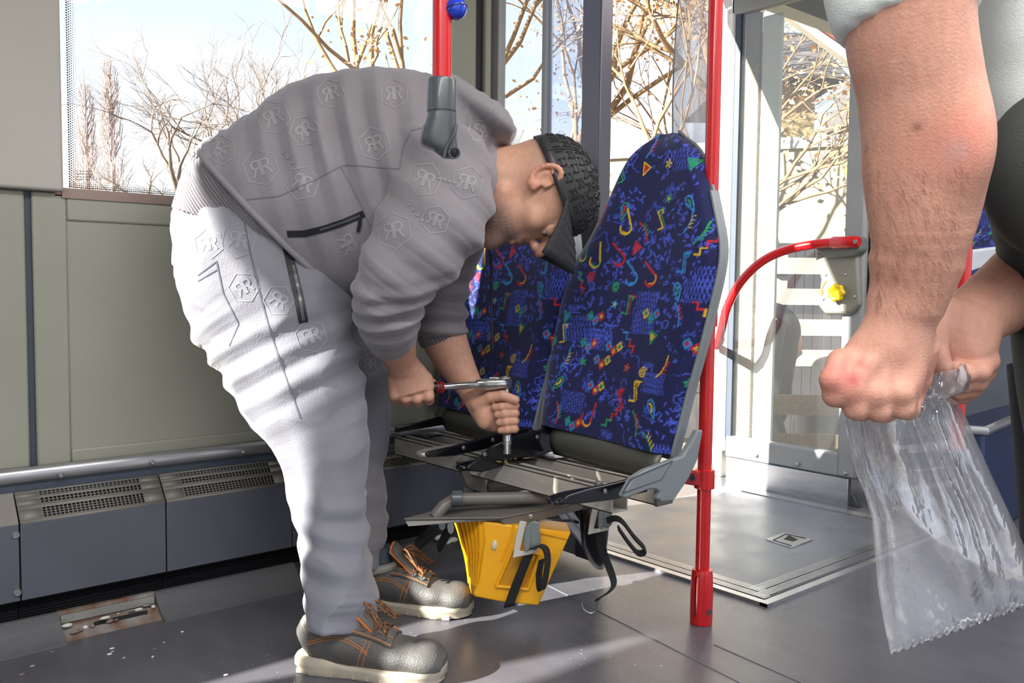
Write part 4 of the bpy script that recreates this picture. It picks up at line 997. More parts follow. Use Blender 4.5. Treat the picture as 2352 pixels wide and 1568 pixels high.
hoodroll = [(P(1035, 205, 1.92), UP, .030, FW, .10), (P(1085, 262, 1.91), (UP+RT*.6).normalized(), .042, FW, .13), (P(1140, 300, 1.90), (UP+RT*.9).normalized(), .038, FW, .12), (P(1172, 320, 1.90), UP, .022, FW, .09)]
vx.loft(hoodroll, .02, lambda T, TH, X, Y, Z: .004*w1(X, Y, Z))
nsl = [S2((925, 300), (1105, 395), 1.80, .085), S2((905, 390), (1128, 470), 1.765, .088), S2((872, 480), (1108, 540), 1.735, .086), S2((838, 570), (1052, 600), 1.72, .084), S2((812, 645), (985, 655), 1.73, .082), S2((812, 700), (970, 700), 1.77, .078), S2((828, 742), (964, 742), 1.83, .070), S2((846, 772), (957, 776), 1.87, .060)]
ax1 = (P(900, 770, 1.87)-P(960, 470, 1.735)).normalized(); o1 = nv3(P(960, 470, 1.735)); ax1 = (ax1+RT*.25).normalized()
def d_sl(T, TH, X, Y, Z):
    q = dotp(ax1, X-o1[0], Y-o1[1], Z-o1[2]); e1 = np.clip((q-.08)/.16, 0, 1)
    f = ridge(2*np.pi*q/.040+2.2*wA(X, Y, Z)+1.2*w1(X, Y, Z))*(.55+.7*wB(X, Y, Z))
    g = ridge(2*np.pi*dotp((RT*.6+UP*.7), X, Y, Z)/.07+2.5*wA(X, Y, Z))
    return .0085*f*e1+.006*(.35-np.abs(wC(X, Y, Z)))+.0045*g*(1-e1)+.004*w1(X, Y, Z)+.0015*w2(X, Y, Z)
vx.loft(nsl, .025, d_sl)
fsl = [S2((985, 520), (1120, 540), 2.05, .08), S2((965, 600), (1098, 600), 2.09, .082), S2((950, 680), (1074, 660), 2.11, .078), S2((948, 735), (1070, 715), 2.11, .072), S2((955, 785), (1068, 755), 2.11, .062)]
def d_fs(T, TH, X, Y, Z):
    q = dotp(UP, X, Y, Z); return .007*ridge(2*np.pi*q/.042+2*wA(X, Y, Z)+1.2*w1(X, Y, Z))*(.5+.7*wB(X, Y, Z))+.003*w1(X, Y, Z)
vx.loft(fsl, .02, d_fs)
hp_, hq_ = vx.mesh()
# everything on the hip side of the diagonal hem line is the ribbed waistband
ha, hb_ = P(462, 330, D0), P(668, 548, D0); hn = nv3(FW.cross(hb_-ha).normalized())
if (nv3(P(430, 480, D0))-nv3(ha))@hn < 0: hn = -hn
cen = hp_[hq_].mean(1); sd = (cen-nv3(ha))@hn; isb = (sd > 0) & (np.abs((cen-nv3(P(540, 440, D0)))@nv3(RT)) < .22)
def sub(p, q):
    u, inv = np.unique(q, return_inverse=True); return p[u], inv.reshape(-1, 4)
hoodie = np_obj('hoodie', [sub(hp_, hq_[~isb])], M_hood, man)
hoodie.modifiers.new('s', 'SOLIDIFY').thickness = .004
wbp, wbq = sub(hp_, hq_[isb]); ctr = nv3((ha+hb_)/2)
rb_ = np_obj('ribbed_waistband', [(wbp, wbq)], M_rib, man); md = rb_.modifiers.new('d', 'DISPLACE'); md.strength = -.005; md.mid_level = 0
ed_ = {}
hq2 = hq_[~isb]
E_ = np.sort(np.concatenate([hq2[:, [0, 1]], hq2[:, [1, 2]], hq2[:, [2, 3]], hq2[:, [3, 0]]]), axis=1); uq, ct2 = np.unique(E_, axis=0, return_counts=True)
bvx = hp_[np.unique(uq[ct2 == 1])]; bvx = bvx[np.abs((bvx-nv3(ha))@hn) < .012]
cb_ = bvx.mean(0); e1_ = nv3((ha-hb_).normalized()); e2_ = np.cross(hn, e1_); an_ = np.arctan2((bvx-cb_)@e2_, (bvx-cb_)@e1_); ring = []
for k in range(60):
    a0 = -np.pi+k*2*np.pi/60; mk = np.abs(np.angle(np.exp(1j*(an_-a0)))) < .09
    if mk.any(): q_ = bvx[mk].mean(0); ring.append(q_-hn*((q_-nv3(ha))@hn))
ring = np.array(ring)
for _ in range(2): ring = (np.roll(ring, 1, 0)+2*ring+np.roll(ring, -1, 0))/4
obj('hem_roll', MB().tube([V(q_) for q_ in ring]+[V(ring[0])], .0075, 8, cap=False), M_hood, man, angle=180)
# cuffs
for nm, a, b, d, rb, a2, b2 in (('sleeve_cuff', (848, 768), (956, 773), 1.872, .056, (856, 784), (952, 784)), ('sleeve_cuff', (958, 778), (1066, 750), 2.112, .058, (966, 796), (1067, 765))):
    vx = Vox(nv3(P((a[0]+b[0])/2, 775, d))-.11, nv3(P((a[0]+b[0])/2, 775, d))+.11, .003); vx.loft([S2(a, b, d, rb), S2(a2, b2, d, rb*.97)], 0, lambda T, TH, X, Y, Z: .0012*np.sin(TH*40)); np_obj(nm, [vx.mesh()], M_rib, man)
# ---- trousers
DN = 1.86
vx = Vox(nv3(P(640, 950, 1.95))-np.array((.42, .42, .56)), nv3(P(640, 950, 1.95))+np.array((.42, .42, .56)), .0038)
near_leg = [S2((424, 440), (640, 500), 1.93, .150), S2((404, 520), (655, 560), 1.92, .165), S2((412, 600), (745, 640), 1.90, .16), S2((440, 690), (808, 712), 1.88, .135), S2((494, 800), (818, 790), 1.86, .112), S2((545, 900), (842, 880), 1.85, .105), S2((606, 1000), (856, 970), 1.85, .10), S2((652, 1085), (848, 1060), 1.85, .092), S2((668, 1160), (840, 1145), 1.84, .085), S2((688, 1250), (848, 1235), 1.83, .082), S2((692, 1320), (856, 1310), 1.82, .082), S2((698, 1378), (862, 1350), 1.81, .084), S2((704, 1412), (862, 1378), 1.80, .084), S2((712, 1450), (846, 1420), 1.795, .080)]
def d_leg(T, TH, X, Y, Z):
    an = np.clip((.40-Z)/.2, 0, 1); kn = np.exp(-((Z-.62)/.10)**2)
    ph = 2*np.pi*(Z+.25*dotp(RT, X, Y, Z))/.056
    return .0070*an*ridge(ph+3.6*wA(X, Y, Z)+1.8*w1(X, Y, Z))*(.6+.6*wB(X, Y, Z))+.005*kn*ridge(2*np.pi*(Z-.5*dotp(RT, X, Y, Z))/.07+2*wA(X, Y, Z))+.007*wA(X, Y, Z)+.005*w1(X, Y, Z)+(.008+.008*an)*(.35-np.abs(wC(X, Y, Z)))+.002*w2(X, Y, Z)
vx.loft(near_leg, 0, d_leg)
far_leg = [S2((470, 560), (770, 690), 2.02, .12), S2((560, 760), (850, 770), 2.06, .105), S2((660, 900), (893, 880), 2.10, .10), S2((715, 1010), (893, 980), 2.13, .092), S2((740, 1090), (881, 1075), 2.15, .082), S2((760, 1160), (888, 1150), 2.16, .078), S2((775, 1215), (893, 1205), 2.16, .076), S2((790, 1262), (888, 1250), 2.15, .070), S2((806, 1300), (880, 1285), 2.15, .066)]
vx.loft(far_leg, .03, d_leg)
trousers = np_obj('trousers', [vx.mesh()], M_trous, man)
# ---- head in its own frame
HF = (RT*.22-UP*.975).normalized(); HUp = (RT*.975+UP*.22).normalized(); HX = -FW
HF = (HF+FW*.05).normalized(); HX = HF.cross(HUp).normalized(); HUp = HX.cross(HF).normalized()
if HX.dot(FW) > 0: HX = -HX
HO = P(1218, 434, 1.885); HS = 1.08
hw_ = lambda x, y, z: HO+(HX*x+HF*y+HUp*z)*HS
RH = [nv3(HX), nv3(HF), nv3(HUp)]
vh = Vox(nv3(hw_(0, .01, -.0))-.185, nv3(hw_(0, .01, 0))+.185, .0019)
E = lambda c, r, k=.012, sub=False, R=None: vh.ell(hw_(*c), np.array(r)*HS, R or RH, k, sub)
Kp = lambda a, b, r0, r1, k=.008, sub=False: vh.cap(hw_(*a), hw_(*b), r0*HS, r1*HS, k, sub)
E((0, .000, .036), (.076, .091, .071), 0)
E((0, .042, -.005), (.064, .058, .078), .02)
E((0, .036, -.066), (.056, .056, .045), .025)
Kp((-.018, .082, -.098), (.018, .082, -.098), .016, .016, .022)      # chin
Kp((-.052, .0, -.055), (-.02, .075, -.095), .016, .014, .025); Kp((.052, .0, -.055), (.02, .075, -.095), .016, .014, .025)
Kp((-.036, .086, .040), (.036, .086, .040), .012, .012, .012)       # brow
for s_ in (-1, 1):
    E((s_*.034, .104, .018), (.017, .016, .013), .010, True)
    E((s_*.050, .062, -.008), (.020, .020, .018), .018)              # cheekbone
    E((s_*.033, .0865, .0185), (.0155, .0150, .0140), .002)            # lids over the eyeball
    Kp((s_*.020, .094, .026), (s_*.046, .086, .023), .0035, .003, .004)
    E((s_*.012, .112, -.016), (.0095, .011, .009), .006)
Kp((0, .094, .032), (0, .122, -.006), .0085, .0115, .010); E((0, .123, -.010), (.0125, .0115, .0105), .008)
for s_ in (-1, 1): E((s_*.006, .120, -.021), (.004, .006, .004), .003, True)
E((0, .094, -.038), (.026, .012, .014), .012)
Kp((-.021, .094, -.046), (.021, .094, -.046), .0055, .0055, .005); Kp((-.017, .094, -.058), (.017, .094, -.058), .0065, .0065, .005)
Kp((-.023, .1035, -.0515), (.023, .1035, -.0515), .0018, .0018, .002, True)
# ears
for s_ in (-1, 1):
    tl = .35
    for i in range(13):
        a0 = -2.3+i*.36; a1 = a0+.36
        f = lambda a: (s_*(.082+.007*max(0, math.sin(a+.6))), -.008-.018*math.cos(a), .030+.028*math.sin(a))
        g = lambda a: tuple(np.array(f(a)))
        Kp(g(a0), g(a1), .0047, .0047, .003)
    E((s_*.080, -.005, .032), (.006, .016, .024), .006)
    Kp((s_*.079, .006, .002), (s_*.080, -.002, -.002), .0075, .0065, .006)    # lobe
    E((s_*.088, -.002, .028), (.0065, .010, .015), .004, True)
    Kp((s_*.083, .002, .040), (s_*.086, -.018, .044), .003, .003, .003)
    Kp((s_*.082, .010, .024), (s_*.083, .009, .032), .0045, .004, .003)
# neck
vh.chain([hw_(0, -.028, .01), hw_(0, -.034, -.05), P(1130, 405, 1.905), P(1075, 400, 1.91)], [.066, .064, .070, .085], .02)
vh.chain([hw_(0, .03, -.06), P(1130, 450, 1.905)], [.045, .06], .025)
headm = vh.mesh()
# ---- forearms and hands
def limb(lo_c, ext, h=.0022): return Vox(nv3(lo_c)-ext, nv3(lo_c)+ext, h)
va = limb(P(930, 840, 1.93), .14)
wv_ = wob(5, 5, 150, 320)
va.loft([S2((866, 740), (950, 740), 1.84, .042), S2((858, 785), (955, 785), 1.885, .043), S2((876, 820), (956, 808), 1.92, .037), S2((893, 848), (956, 834), 1.945, .030)], 0)
va.loft([S2((893, 845), (960, 830), 1.945, .027), S2((893, 872), (985, 862), 1.953, .025), S2((900, 905), (998, 898), 1.955, .023)], .012)
for i, (x_, y_) in enumerate(((908, 913), (932, 919), (958, 920), (984, 915))):
    m_ = P(x_, y_-6, 1.952); va.chain([P(x_-4, y_-45, 1.955), m_, P(x_+1, y_+3, 1.985), P(x_+1, y_-18, 2.008), P(x_, y_-36, 1.998)], [.012, .0125, .0115, .0105, .0095], .008)
va.chain([P(930, 862, 1.965), P(962, 868, 1.995), P(990, 880, 2.005), P(985, 892, 2.0)], [.015, .013, .0115, .010], .008)
arm1 = va.mesh()
va = limb(P(1090, 880, 2.08), .15)
va.loft([S2((962, 760), (1068, 735), 2.11, .044), S2((975, 800), (1074, 775), 2.105, .047), S2((1008, 850), (1088, 822), 2.10, .041), S2((1040, 890), (1102, 862), 2.09, .032), S2((1058, 912), (1112, 885), 2.085, .028)], 0)
va.loft([S2((1056, 910), (1114, 884), 2.083, .027), S2((1080, 950), (1140, 900), 2.078, .026), S2((1105, 982), (1155, 915), 2.078, .024), S2((1140, 992), (1168, 930), 2.085, .020)], .012)
va.ell(P(1112, 955, 2.058), (.020, .030, .016), [nv3(RT), nv3(UP), nv3(FW)], .012)
for i, (y_, x0) in enumerate(((932, 1140), (949, 1146), (967, 1150), (985, 1153))):
    r_ = (.0098, .0098, .0094, .0086)[i]
    va.chain([P(1158, y_+2, 2.088), P(1183, y_, 2.078), P(1181, y_, 2.052), P(x0+12, y_+2, 2.038), P(x0-4, y_+3, 2.042)], [r_*1.05, r_*1.08, r_*1.03, r_, r_*.9], .003)
va.chain([P(1096, 928, 2.062), P(1125, 912, 2.046), P(1155, 908, 2.038), P(1183, 918, 2.038)], [.017, .0130, .0115, .0105], .006)
arm2 = va.mesh()
# hidden trunk and limbs under the clothes (one figure from head to ankles)
vb = Vox(nv3(P(740, 800, 1.95))-np.array((.62, .62, .85)), nv3(P(740, 800, 1.95))+np.array((.62, .62, .68)), .010)
sh = lambda sts, f: [(c, A_, ra*f, B_, rb*f) for c, A_, ra, B_, rb in sts]
vb.loft(sh(torso[2:-2], .74), 0); vb.loft(sh(nsl, .55), .02); vb.loft(sh(fsl, .55), .02); vb.loft(sh(near_leg, .68), .02); vb.loft(sh(far_leg, .68), .02)
trunkm = vb.mesh()
HOn = nv3(HO)
def skin_tone(v):
    d = (v-HOn)/HS; x = d@RH[0]; y = d@RH[1]; z = d@RH[2]
    c = np.tile(LC(206, 158, 134), (len(v), 1)); c0 = c.copy()
    head = (np.abs(x) < .12) & (np.abs(y) < .16) & (z > -.13) & (z < .16)
    def blend(m, colr):
        m = np.clip(m, 0, 1)[:, None]; c[:] = c*(1-m)+LC(*colr)*m
    g = lambda cx_, cy_, cz_, s_: np.exp(-(((x-cx_)**2+(y-cy_)**2+(z-cz_)**2)/s_**2))
    nz = .5+.5*wob(8, 6, 500, 1400)(v[:, 0], v[:, 1], v[:, 2])
    hm = head.astype(float)
    blend(hm*np.clip((z+.01)/.03, 0, 1)*np.clip((-y-.005)/.03, 0, 1)*.38, (150, 128, 116))                       # shaved scalp
    jaw = hm*np.clip((-.035-z-.0+.3*(y-.06))/.03, 0, 1)*np.clip((y-.0)/.03, 0, 1)*np.clip((z+.125)/.03, 0, 1)
    blend(jaw*(.5+.5*nz), (98, 88, 84))
    mu = hm*np.exp(-((z+.036)/.008)**2)*np.clip((y-.085)/.01, 0, 1)*(np.abs(x) < .032); blend(mu*(.5+.5*nz), (92, 80, 74))
    cheek = hm*np.clip((y-.02)/.03, 0, 1)*np.clip((.0-z)/.03, 0, 1)*.25; blend(cheek*nz, (150, 118, 104))
    br = hm*np.exp(-((z-.040-.0)/.0045)**2)*(np.abs(np.abs(x)-.033) < .021)*np.clip((y-.07)/.01, 0, 1); blend(br*.9, (52, 42, 38))
    lip = hm*np.exp(-((z+.052)/.008)**2)*(np.abs(x) < .024)*np.clip((y-.095)/.006, 0, 1); blend(lip*.75, (168, 92, 84))
    blend(hm*g(0, .128, -.012, .016)*.45, (200, 120, 100)); blend(hm*np.clip((np.abs(x)-.078)/.01, 0, 1)*.35, (214, 130, 108))
    for s_ in (-1, 1): blend(hm*g(s_*.034, .098, .016, .015)*.35, (120, 82, 70))
    arms = (~head).astype(float); blend(arms*.30, (190, 138, 116)); blend(arms*np.clip(nz-.55, 0, 1)*.6, (160, 112, 92))
    return c
body = np_obj('body', [headm, arm1, arm2, trunkm], M_skin, man, skin_tone)
M_eye = mat('eyeball', col(168, 158, 152), .25); M_iris = mat('iris', col(52, 38, 28), .15)
for s_ in (-1, 1):
    eo = obj('eye', MB().sphere(hw_(s_*.033, .0862, .0100), .0120, 16, 12), M_eye, man); obj('iris', MB().sphere(hw_(s_*.034, .0935, .0085), .0068, 12, 8), M_iris, eo)
    lash = [hw_(s_*(.020+.026*t), .1005-.010*t, .0165+.003*math.sin(t*3.1)) for t in np.linspace(0, 1, 8)]
    obj('eyelashes', MB().tube(lash, .0013, 5), M_black, man)
    bw = [hw_(s_*(.014+.036*t), .1005-.016*t*t, .040+.004*math.sin(t*2.6)) for t in np.linspace(0, 1, 8)]
    obj('eyebrow', MB().tube(bw, [.0022, .003, .0034, .0034, .003, .0026, .002, .001], 6, flat=.7), mat('brow_hair', col(48, 38, 34), .8), man)
# thin nails on the holding hand
M_nail = mat('nail', col(222, 172, 152), .3)
# ---- cap
M_cap = mat('cap_cloth', col(46, 47, 50), .6, var=.15, vs=40, bump=.5, bs=500); M_capm = mat('cap_motif', col(38, 39, 42), .42)
rows = []
def dome(a, b, o=0):
    t = b*math.pi/2; cr = max(0.0, math.cos(t))**.72; sr = math.sin(t)**.95
    yy = .006+math.cos(a)*(.102+o)*cr-.004*sr; zr_ = .046+.014*math.cos(a)
    return hw_(math.sin(a)*(.086+o)*cr, yy, zr_*(1-sr)+(.128+o)*sr+.004*math.sin(2*t)*math.cos(a))
capr = empty('cap', hw_(0, 0, .03), parent=man)
rows = [[dome(2*math.pi*i/48, b) for i in range(49)] for b in np.linspace(0, 1, 22)]
cc_ = obj('crown', MB().grid(rows), M_cap, capr, solid=.003)
for k in range(6):
    a = k*math.pi/3+.1; obj('crown_seam', MB().tube([dome(a, b, .002) for b in np.linspace(0, .98, 16)], .0012, 5), M_capm, capr)
obj('top_button', MB().sphere(dome(0, 1, .003), (.007, .007, .005), 12, 8), M_cap, capr)
obj('sweatband', MB().grid([[dome(2*math.pi*i/48, 0, .0015)+HUp*zz for i in range(49)] for zz in (-.004, .004, .012)]), M_capm, capr, solid=.002)
mo = MB(); Hs = [[(-1, -1), (-1, 1)], [(1, -1), (1, 1)], [(-1, 0), (1, 0)]]
for r_ in range(5):
    for c_ in range(20):
        b0 = .17+r_*.155; a0 = c_*2*math.pi/20+(r_ % 2)*.15; kb = max(.35, math.cos(b0*1.4))
        for sgm in Hs:
            p_ = [dome(a0+q[0]*.085/kb*.8, b0+q[1]*.05, .0012) for q in sgm]; p_.insert(1, p_[0].lerp(p_[1], .5)+HUp*.0002); mo.tube(p_, .0026, 5)
        p_ = [dome(a0+x_*.15/kb*.8, b0+.065+y_, .001) for x_, y_ in ((-1, 0), (-.5, .02), (0, 0), (.5, -.02), (1, 0))]; mo.tube(p_, .0016, 4)
obj('raised_motif', mo, M_capm, capr, kind='stuff')
rows = []
for r_ in np.linspace(0, 1, 9):
    q = []
    for a in np.linspace(-1, 1, 25):
        b_ = V((.083*math.sin(a*1.25)/.95, .012+.094*math.cos(a*1.25), .058)); t_ = V((.083*a, .182-.052*a*a, .046-.056*a*a)); e_ = b_.lerp(t_, r_); q.append(hw_(e_.x, e_.y, e_.z+.006*math.sin(r_*3.1)))
    rows.append(q)
vis = obj('visor', MB().grid(rows), M_cap, capr, solid=.0035)
for r_ in (.3, .5, .7, .88):
    q = []
    for a in np.linspace(-.96, .96, 25):
        b_ = V((.083*math.sin(a*1.25)/.95, .012+.094*math.cos(a*1.25), .058)); t_ = V((.083*a, .182-.052*a*a, .046-.056*a*a)); e_ = b_.lerp(t_, r_); q.append(hw_(e_.x, e_.y, e_.z+.006*math.sin(r_*3.1)+.0022))
    obj('stitching', MB().tube(q, .0008, 4), M_capm, vis)
# ---- zips, seams, prints, cords on the clothes
bh = bvh_of(hoodie); bt = bvh_of(trousers)
M_zip = mat('black_zip', col(24, 24, 27), .5); M_seam = mat('seam_line', col(118, 115, 119), .8); M_print = mat('tone_print', col(152, 149, 153), .75)
z_ = MB(); band(bh, z_, [(660, 537), (700, 536), (745, 525), (790, 510), (836, 490)], .013, .002, .001); zo = obj('chest_zip', z_, M_zip, man)
t_ = MB(); band(bh, t_, [(735, 527), (790, 509), (828, 494)], .004, .002, .003); obj('zip_teeth', t_, M_dgrey, zo)
t_ = MB(); band(bh, t_, [(829, 497), (826, 514), (822, 530)], .007, .003, .004); obj('zip_puller', t_, M_zip, zo)
z_ = MB(); band(bt, z_, [(654, 552), (664, 590), (676, 640), (688, 690), (697, 740)], .019, .002, .001); zo = obj('pocket_zip', z_, M_zip, man)
t_ = MB(); band(bt, t_, [(672, 610), (686, 670), (696, 735)], .006, .002, .003); obj('zip_teeth', t_, M_dgrey, zo)
t_ = MB(); band(bt, t_, [(656, 556), (662, 576), (668, 596)], .008, .003, .004); obj('zip_puller', t_, M_zip, zo)
sm_ = MB()
for pl in ([(566, 458), (640, 450), (720, 415), (782, 382), (800, 378), (918, 388)], [(782, 382), (810, 430), (835, 480), (850, 520)], [(918, 388), (925, 340), (945, 300), (985, 290)]): band(bh, sm_, pl, .0028, .001, .0006)
obj('seam', sm_, M_seam, man)
sm_ = MB()
for pl in ([(560, 505), (575, 580), (595, 670), (620, 760), (650, 850), (690, 960)], [(455, 632), (497, 600), (512, 672), (548, 744), (526, 795)], [(455, 645), (500, 618)]): band(bt, sm_, pl, .0026, .001, .0006)
obj('seam', sm_, mat('trouser_seam', col(92, 94, 106), .8), man)
pr = MB(); pr2 = MB()
Rl = [[(0, 0), (0, 1)], [(0, 1), (.42, 1), (.56, .88), (.56, .66), (.42, .52), (0, .52)], [(.28, .52), (.62, 0)]]
Hx = [(math.cos(math.pi/6+i*math.pi/3), math.sin(math.pi/6+i*math.pi/3)) for i in range(7)]
def emblem(bv, mb, px, py, s, a):
    ca, sa = math.cos(math.radians(a)), math.sin(math.radians(a))
    tf = lambda x, y: (px+s*(x*ca-y*sa), py-s*(x*sa+y*ca))
    for ks in (1.0,): band(bv, mb, [tf(x*ks, y*ks) for x, y in Hx], .0022, .0004, .0006, 8)
    for st_ in Rl:
        band(bv, mb, [tf(.05+x*.75, (y-.5)*.85) for x, y in st_], .0046, .0004, .0006, 7); band(bv, mb, [tf(-.05-x*.75, (y-.5)*.85) for x, y in st_], .0046, .0004, .0006, 7)
for e_ in ((905, 215, 34, 5), (600, 385, 42, 20), (695, 420, 40, -20), (628, 270, 40, 25), (700, 300, 36, 40), (860, 330, 38, 15), (975, 412, 40, -25), (1072, 420, 38, -15), (905, 530, 42, 10), (1000, 505, 34, -20), (797, 560, 40, -60), (760, 215, 34, 20), (510, 345, 34, 60), (1100, 300, 26, -30)): emblem(bh, pr, *e_)
for e_ in ((548, 552, 42, -12), (715, 772, 38, 20), (850, 835, 26, 0), (560, 660, 36, 30), (640, 690, 36, -30), (480, 560, 34, 10)): emblem(bt, pr2, *e_)
random.seed(4)
for (x0, y0, dx, dy) in ((1010, 410, 11, 3), (1020, 330, 9, -9), (650, 350, 12, 12), (940, 470, 10, 12)):
    for i in range(4):
        r = project(bh, [(x0+dx*i, y0+dy*i), (x0+dx*i+1, y0+dy*i)])
        if r: pr.lathe(r[0][0], r[0][1], [(0, .0032), (.0004, .0032)], 10)
obj('printed_emblems', pr, M_print, man, kind='stuff'); obj('printed_emblems', pr2, mat('tone_print_trousers', col(141, 141, 149), .75), man, kind='stuff')
co_ = MB(); c0 = project(bh, [(1170, 410), (1171, 410)], .004)
c0 = c0[0][0] if c0 else P(1170, 410, 1.80)
dcn = (EYE-c0).normalized()
obj('eyelet', MB().lathe(c0-dcn*.002, dcn, [(0, .0055), (.003, .0055), (.003, .003), (.001, .002)], 12), M_zip, man)
dd_ = (c0-EYE).dot(FW)-.004
cord = obj('drawstring', MB().tube(smooth_path([P(1170, 410, dd_), P(1176, 440, dd_-.004), P(1177, 470, dd_-.006), P(1176, 492, dd_-.006)], 5), .0026, 8), M_zip, man)
obj('cord_tip', MB().tube([P(1176, 490, dd_-.006), P(1175, 526, dd_-.006)], .0034, 8), M_zip, cord)
cord = obj('drawstring', MB().tube(smooth_path([P(1120, 556, 1.99), P(1127, 590, 2.02), P(1128, 640, 2.035), P(1130, 745, 2.035)], 5), .0026, 8), M_zip, man)
obj('cord_tip', MB().tube([P(1130, 742, 2.035), P(1131, 800, 2.035)], .0034, 8), M_zip, cord)
obj('front_zip', MB().strip(smooth_path([P(1108, 562, 1.905), P(1132, 545, 1.885), P(1160, 515, 1.865), P(1190, 470, 1.84)], 6), HX*.012, .006), M_zip, man)
obj('shirt_collar', MB().prism([P(1168, 276, 1.93), P(1204, 296, 1.92), P(1190, 330, 1.90), P(1184, 372, 1.87), P(1172, 340, 1.88)], FW*.02), mat('white_tshirt', col(225, 228, 232), .8), man, bevel=.005)
# ---- work shoes
M_leather = mat('black_leather', col(50, 50, 51), .5, vs=11, bump=.6, bs=330, c2=col(100, 98, 94)); M_sole = mat('sole_rubber', col(176, 166, 148), .7, var=.15, vs=20)
M_lace = mat('lace', col(150, 96, 52), .8, c2=col(40, 34, 32), vs=160); M_orange = mat('orange_trim', col(226, 118, 30), .7); M_padding = mat('collar_padding', col(150, 146, 138), .85, bump=.4)
M_stitch = mat('orange_stitch', col(196, 120, 60), .8)
def shoe(heel, toe, L=.305, yawside=1):
    heel = V(heel); fx_ = (V(toe)-heel); fx_.z = 0; fx_.normalize(); fy_ = V((-fx_.y, fx_.x, 0)); fz_ = V((0, 0, 1))
    W = lambda x, y, z: heel+fx_*x+fy_*y+fz_*z
    r = empty('work_shoe', heel, parent=man)
    v = Vox(nv3(W(.15, 0, .07))-.19, nv3(W(.15, 0, .07))+.19, .0028)
    def sec(x, y, zb, zt, hw, lean=0): return (W(x+lean, y, (zb+zt)/2), fz_, (zt-zb)/2, fy_, hw)
    v.loft([sec(.018, 0, .02, .095, .022), sec(.04, 0, .018, .118, .034), (W(.075, 0, .062), fz_, .050, fy_, .038), sec(.12, 0, .012, .112, .042), sec(.16, 0, .012, .100, .046), sec(.20, .0, .012, .082, .050), sec(.245, 0, .014, .074, .051), sec(.275, 0, .016, .064, .043), sec(.297, 0, .02, .05, .026)], 0, lambda T, TH, X, Y, Z: .0012*w3(X, Y, Z))
    v.ell(W(.27, 0, .042), (.035, .045, .032), [nv3(fx_), nv3(fy_), nv3(fz_)], .015)
    up = np_obj('upper', [v.mesh()], M_leather, r)
    ol = [(-.004, .0), (.0, .024), (.02, .036), (.06, .038), (.11, .036), (.16, .043), (.21, .053), (.25, .054), (.285, .042), (.305, .020), (.310, 0)]
    full = ol+[(x, -y) for x, y in ol[::-1][1:-1]]
    hts = lambda x: .034 if x < .06 else (.034-.012*min(1, (x-.06)/.05) if x < .2 else .022+.010*min(1, (x-.2)/.1))
    rings = []
    for q, zf in ((.90, .0), (.97, .004), (.965, .012), (1.0, .018), (1.0, None), (.93, None)):
        rings.append([W(.15+(x-.15)*q, y*q, (zf if zf is not None else hts(x)+(.0 if q == 1 else .003))+(.012*max(0, (x-.27)/.04) if zf == 0 else 0)) for x, y in full])
    s_ = obj('sole', MB().loft(rings), M_sole, r, angle=50)
    for i in range(9):
        x = .01+.03*i
        yh = np.interp(x, [q[0] for q in ol], [q[1] for q in ol])
        for sg in (-1, 1): obj('tread_lug', MB().box(W(x+.004, sg*(yh-.0085), .006), (.020, .014, .011), Matrix((fx_, fy_, fz_)).transposed()), M_sole, s_, bevel=.002)
    # padded ankle collar
    ring = []
    for i in range(25):
        a = 2*math.pi*i/24; ring.append(W(.066+.050*math.cos(a), .034*math.sin(a), .098+.010*math.cos(a)+.016*(math.cos(a) < -.2)*(-math.cos(a)-.2)))
    obj('collar', MB().tube(ring, .0105, 10, cap=False), M_padding, r)
    ft = v.mesh()
    bv = BVHTree.FromPolygons([V(p) for p in ft[0]], [tuple(q) for q in ft[1].tolist()])
    def on(x, y):    # point on the upper from above
        h, n, _, _ = bv.ray_cast(W(x, y, .3), V((0, 0, -1))); 
        return (h if h is not None else W(x, y, .09))
    # tongue
    rows = []
    for i in range(8):
        t = i/7; x = .205-.095*t; zz = .005+.055*max(0, t-.4)**1.3*1.6
        rows.append([on(max(.115, x), yy*(.022+.006*t))+V((0, 0, zz-.004*abs(yy)))+fx_*(x-max(.115, x)) for yy in np.linspace(-1, 1, 7)])
    tg = obj('tongue', MB().grid(rows), M_leather, r, solid=.008)
    ed = [rw[0] for rw in rows[2:]]+rows[-1][1:-1]+[rw[-1] for rw in rows[2:][::-1]]
    obj('tongue_edge', MB().tube(ed, .003, 6), M_orange, tg)
    # eyelet flaps
    for sg in (-1, 1):
        fl = [on(x, sg*(.030+.006*(x-.12)/.08*0))+V((0, 0, .003)) for x in np.linspace(.115, .205, 8)]
        f_ = obj('eyelet_flap', MB().strip(fl, [fy_*.018+V((0, 0, -sg*.010))]*8, .004), M_leather, r)
        for off in (-.009, .008): obj('stitching', MB().tube([p+fy_*sg*off*.9+V((0, 0, .0035-.5*abs(off)*(1 if off*1 > 0 else -1))) for p in fl], .0011, 5), M_stitch, f_)
        for i in range(4):
            p = on(.125+.022*i, sg*.027); n_e = (fz_+fy_*sg*.5).normalized(); obj('eyelet', MB().lathe(p+V((0, 0, .006)), n_e, [(0, .006), (.002, .006), (.002, .0035), (.0, .003)], 10), M_steel, f_)
    lc = MB()
    for i in range(4):
        for sg in (-1, 1):
            a = on(.125+.022*i, sg*.025)+V((0, 0, .010)); b = on(.125+.022*min(3, i+1)-.0, -sg*.025)+V((0, 0, .010)); lc.tube(smooth_path([a, (a+b)/2+V((0, 0, .008)), b], 4), .0024, 6)
    kz = on(.128, 0)+V((0, 0, .03))
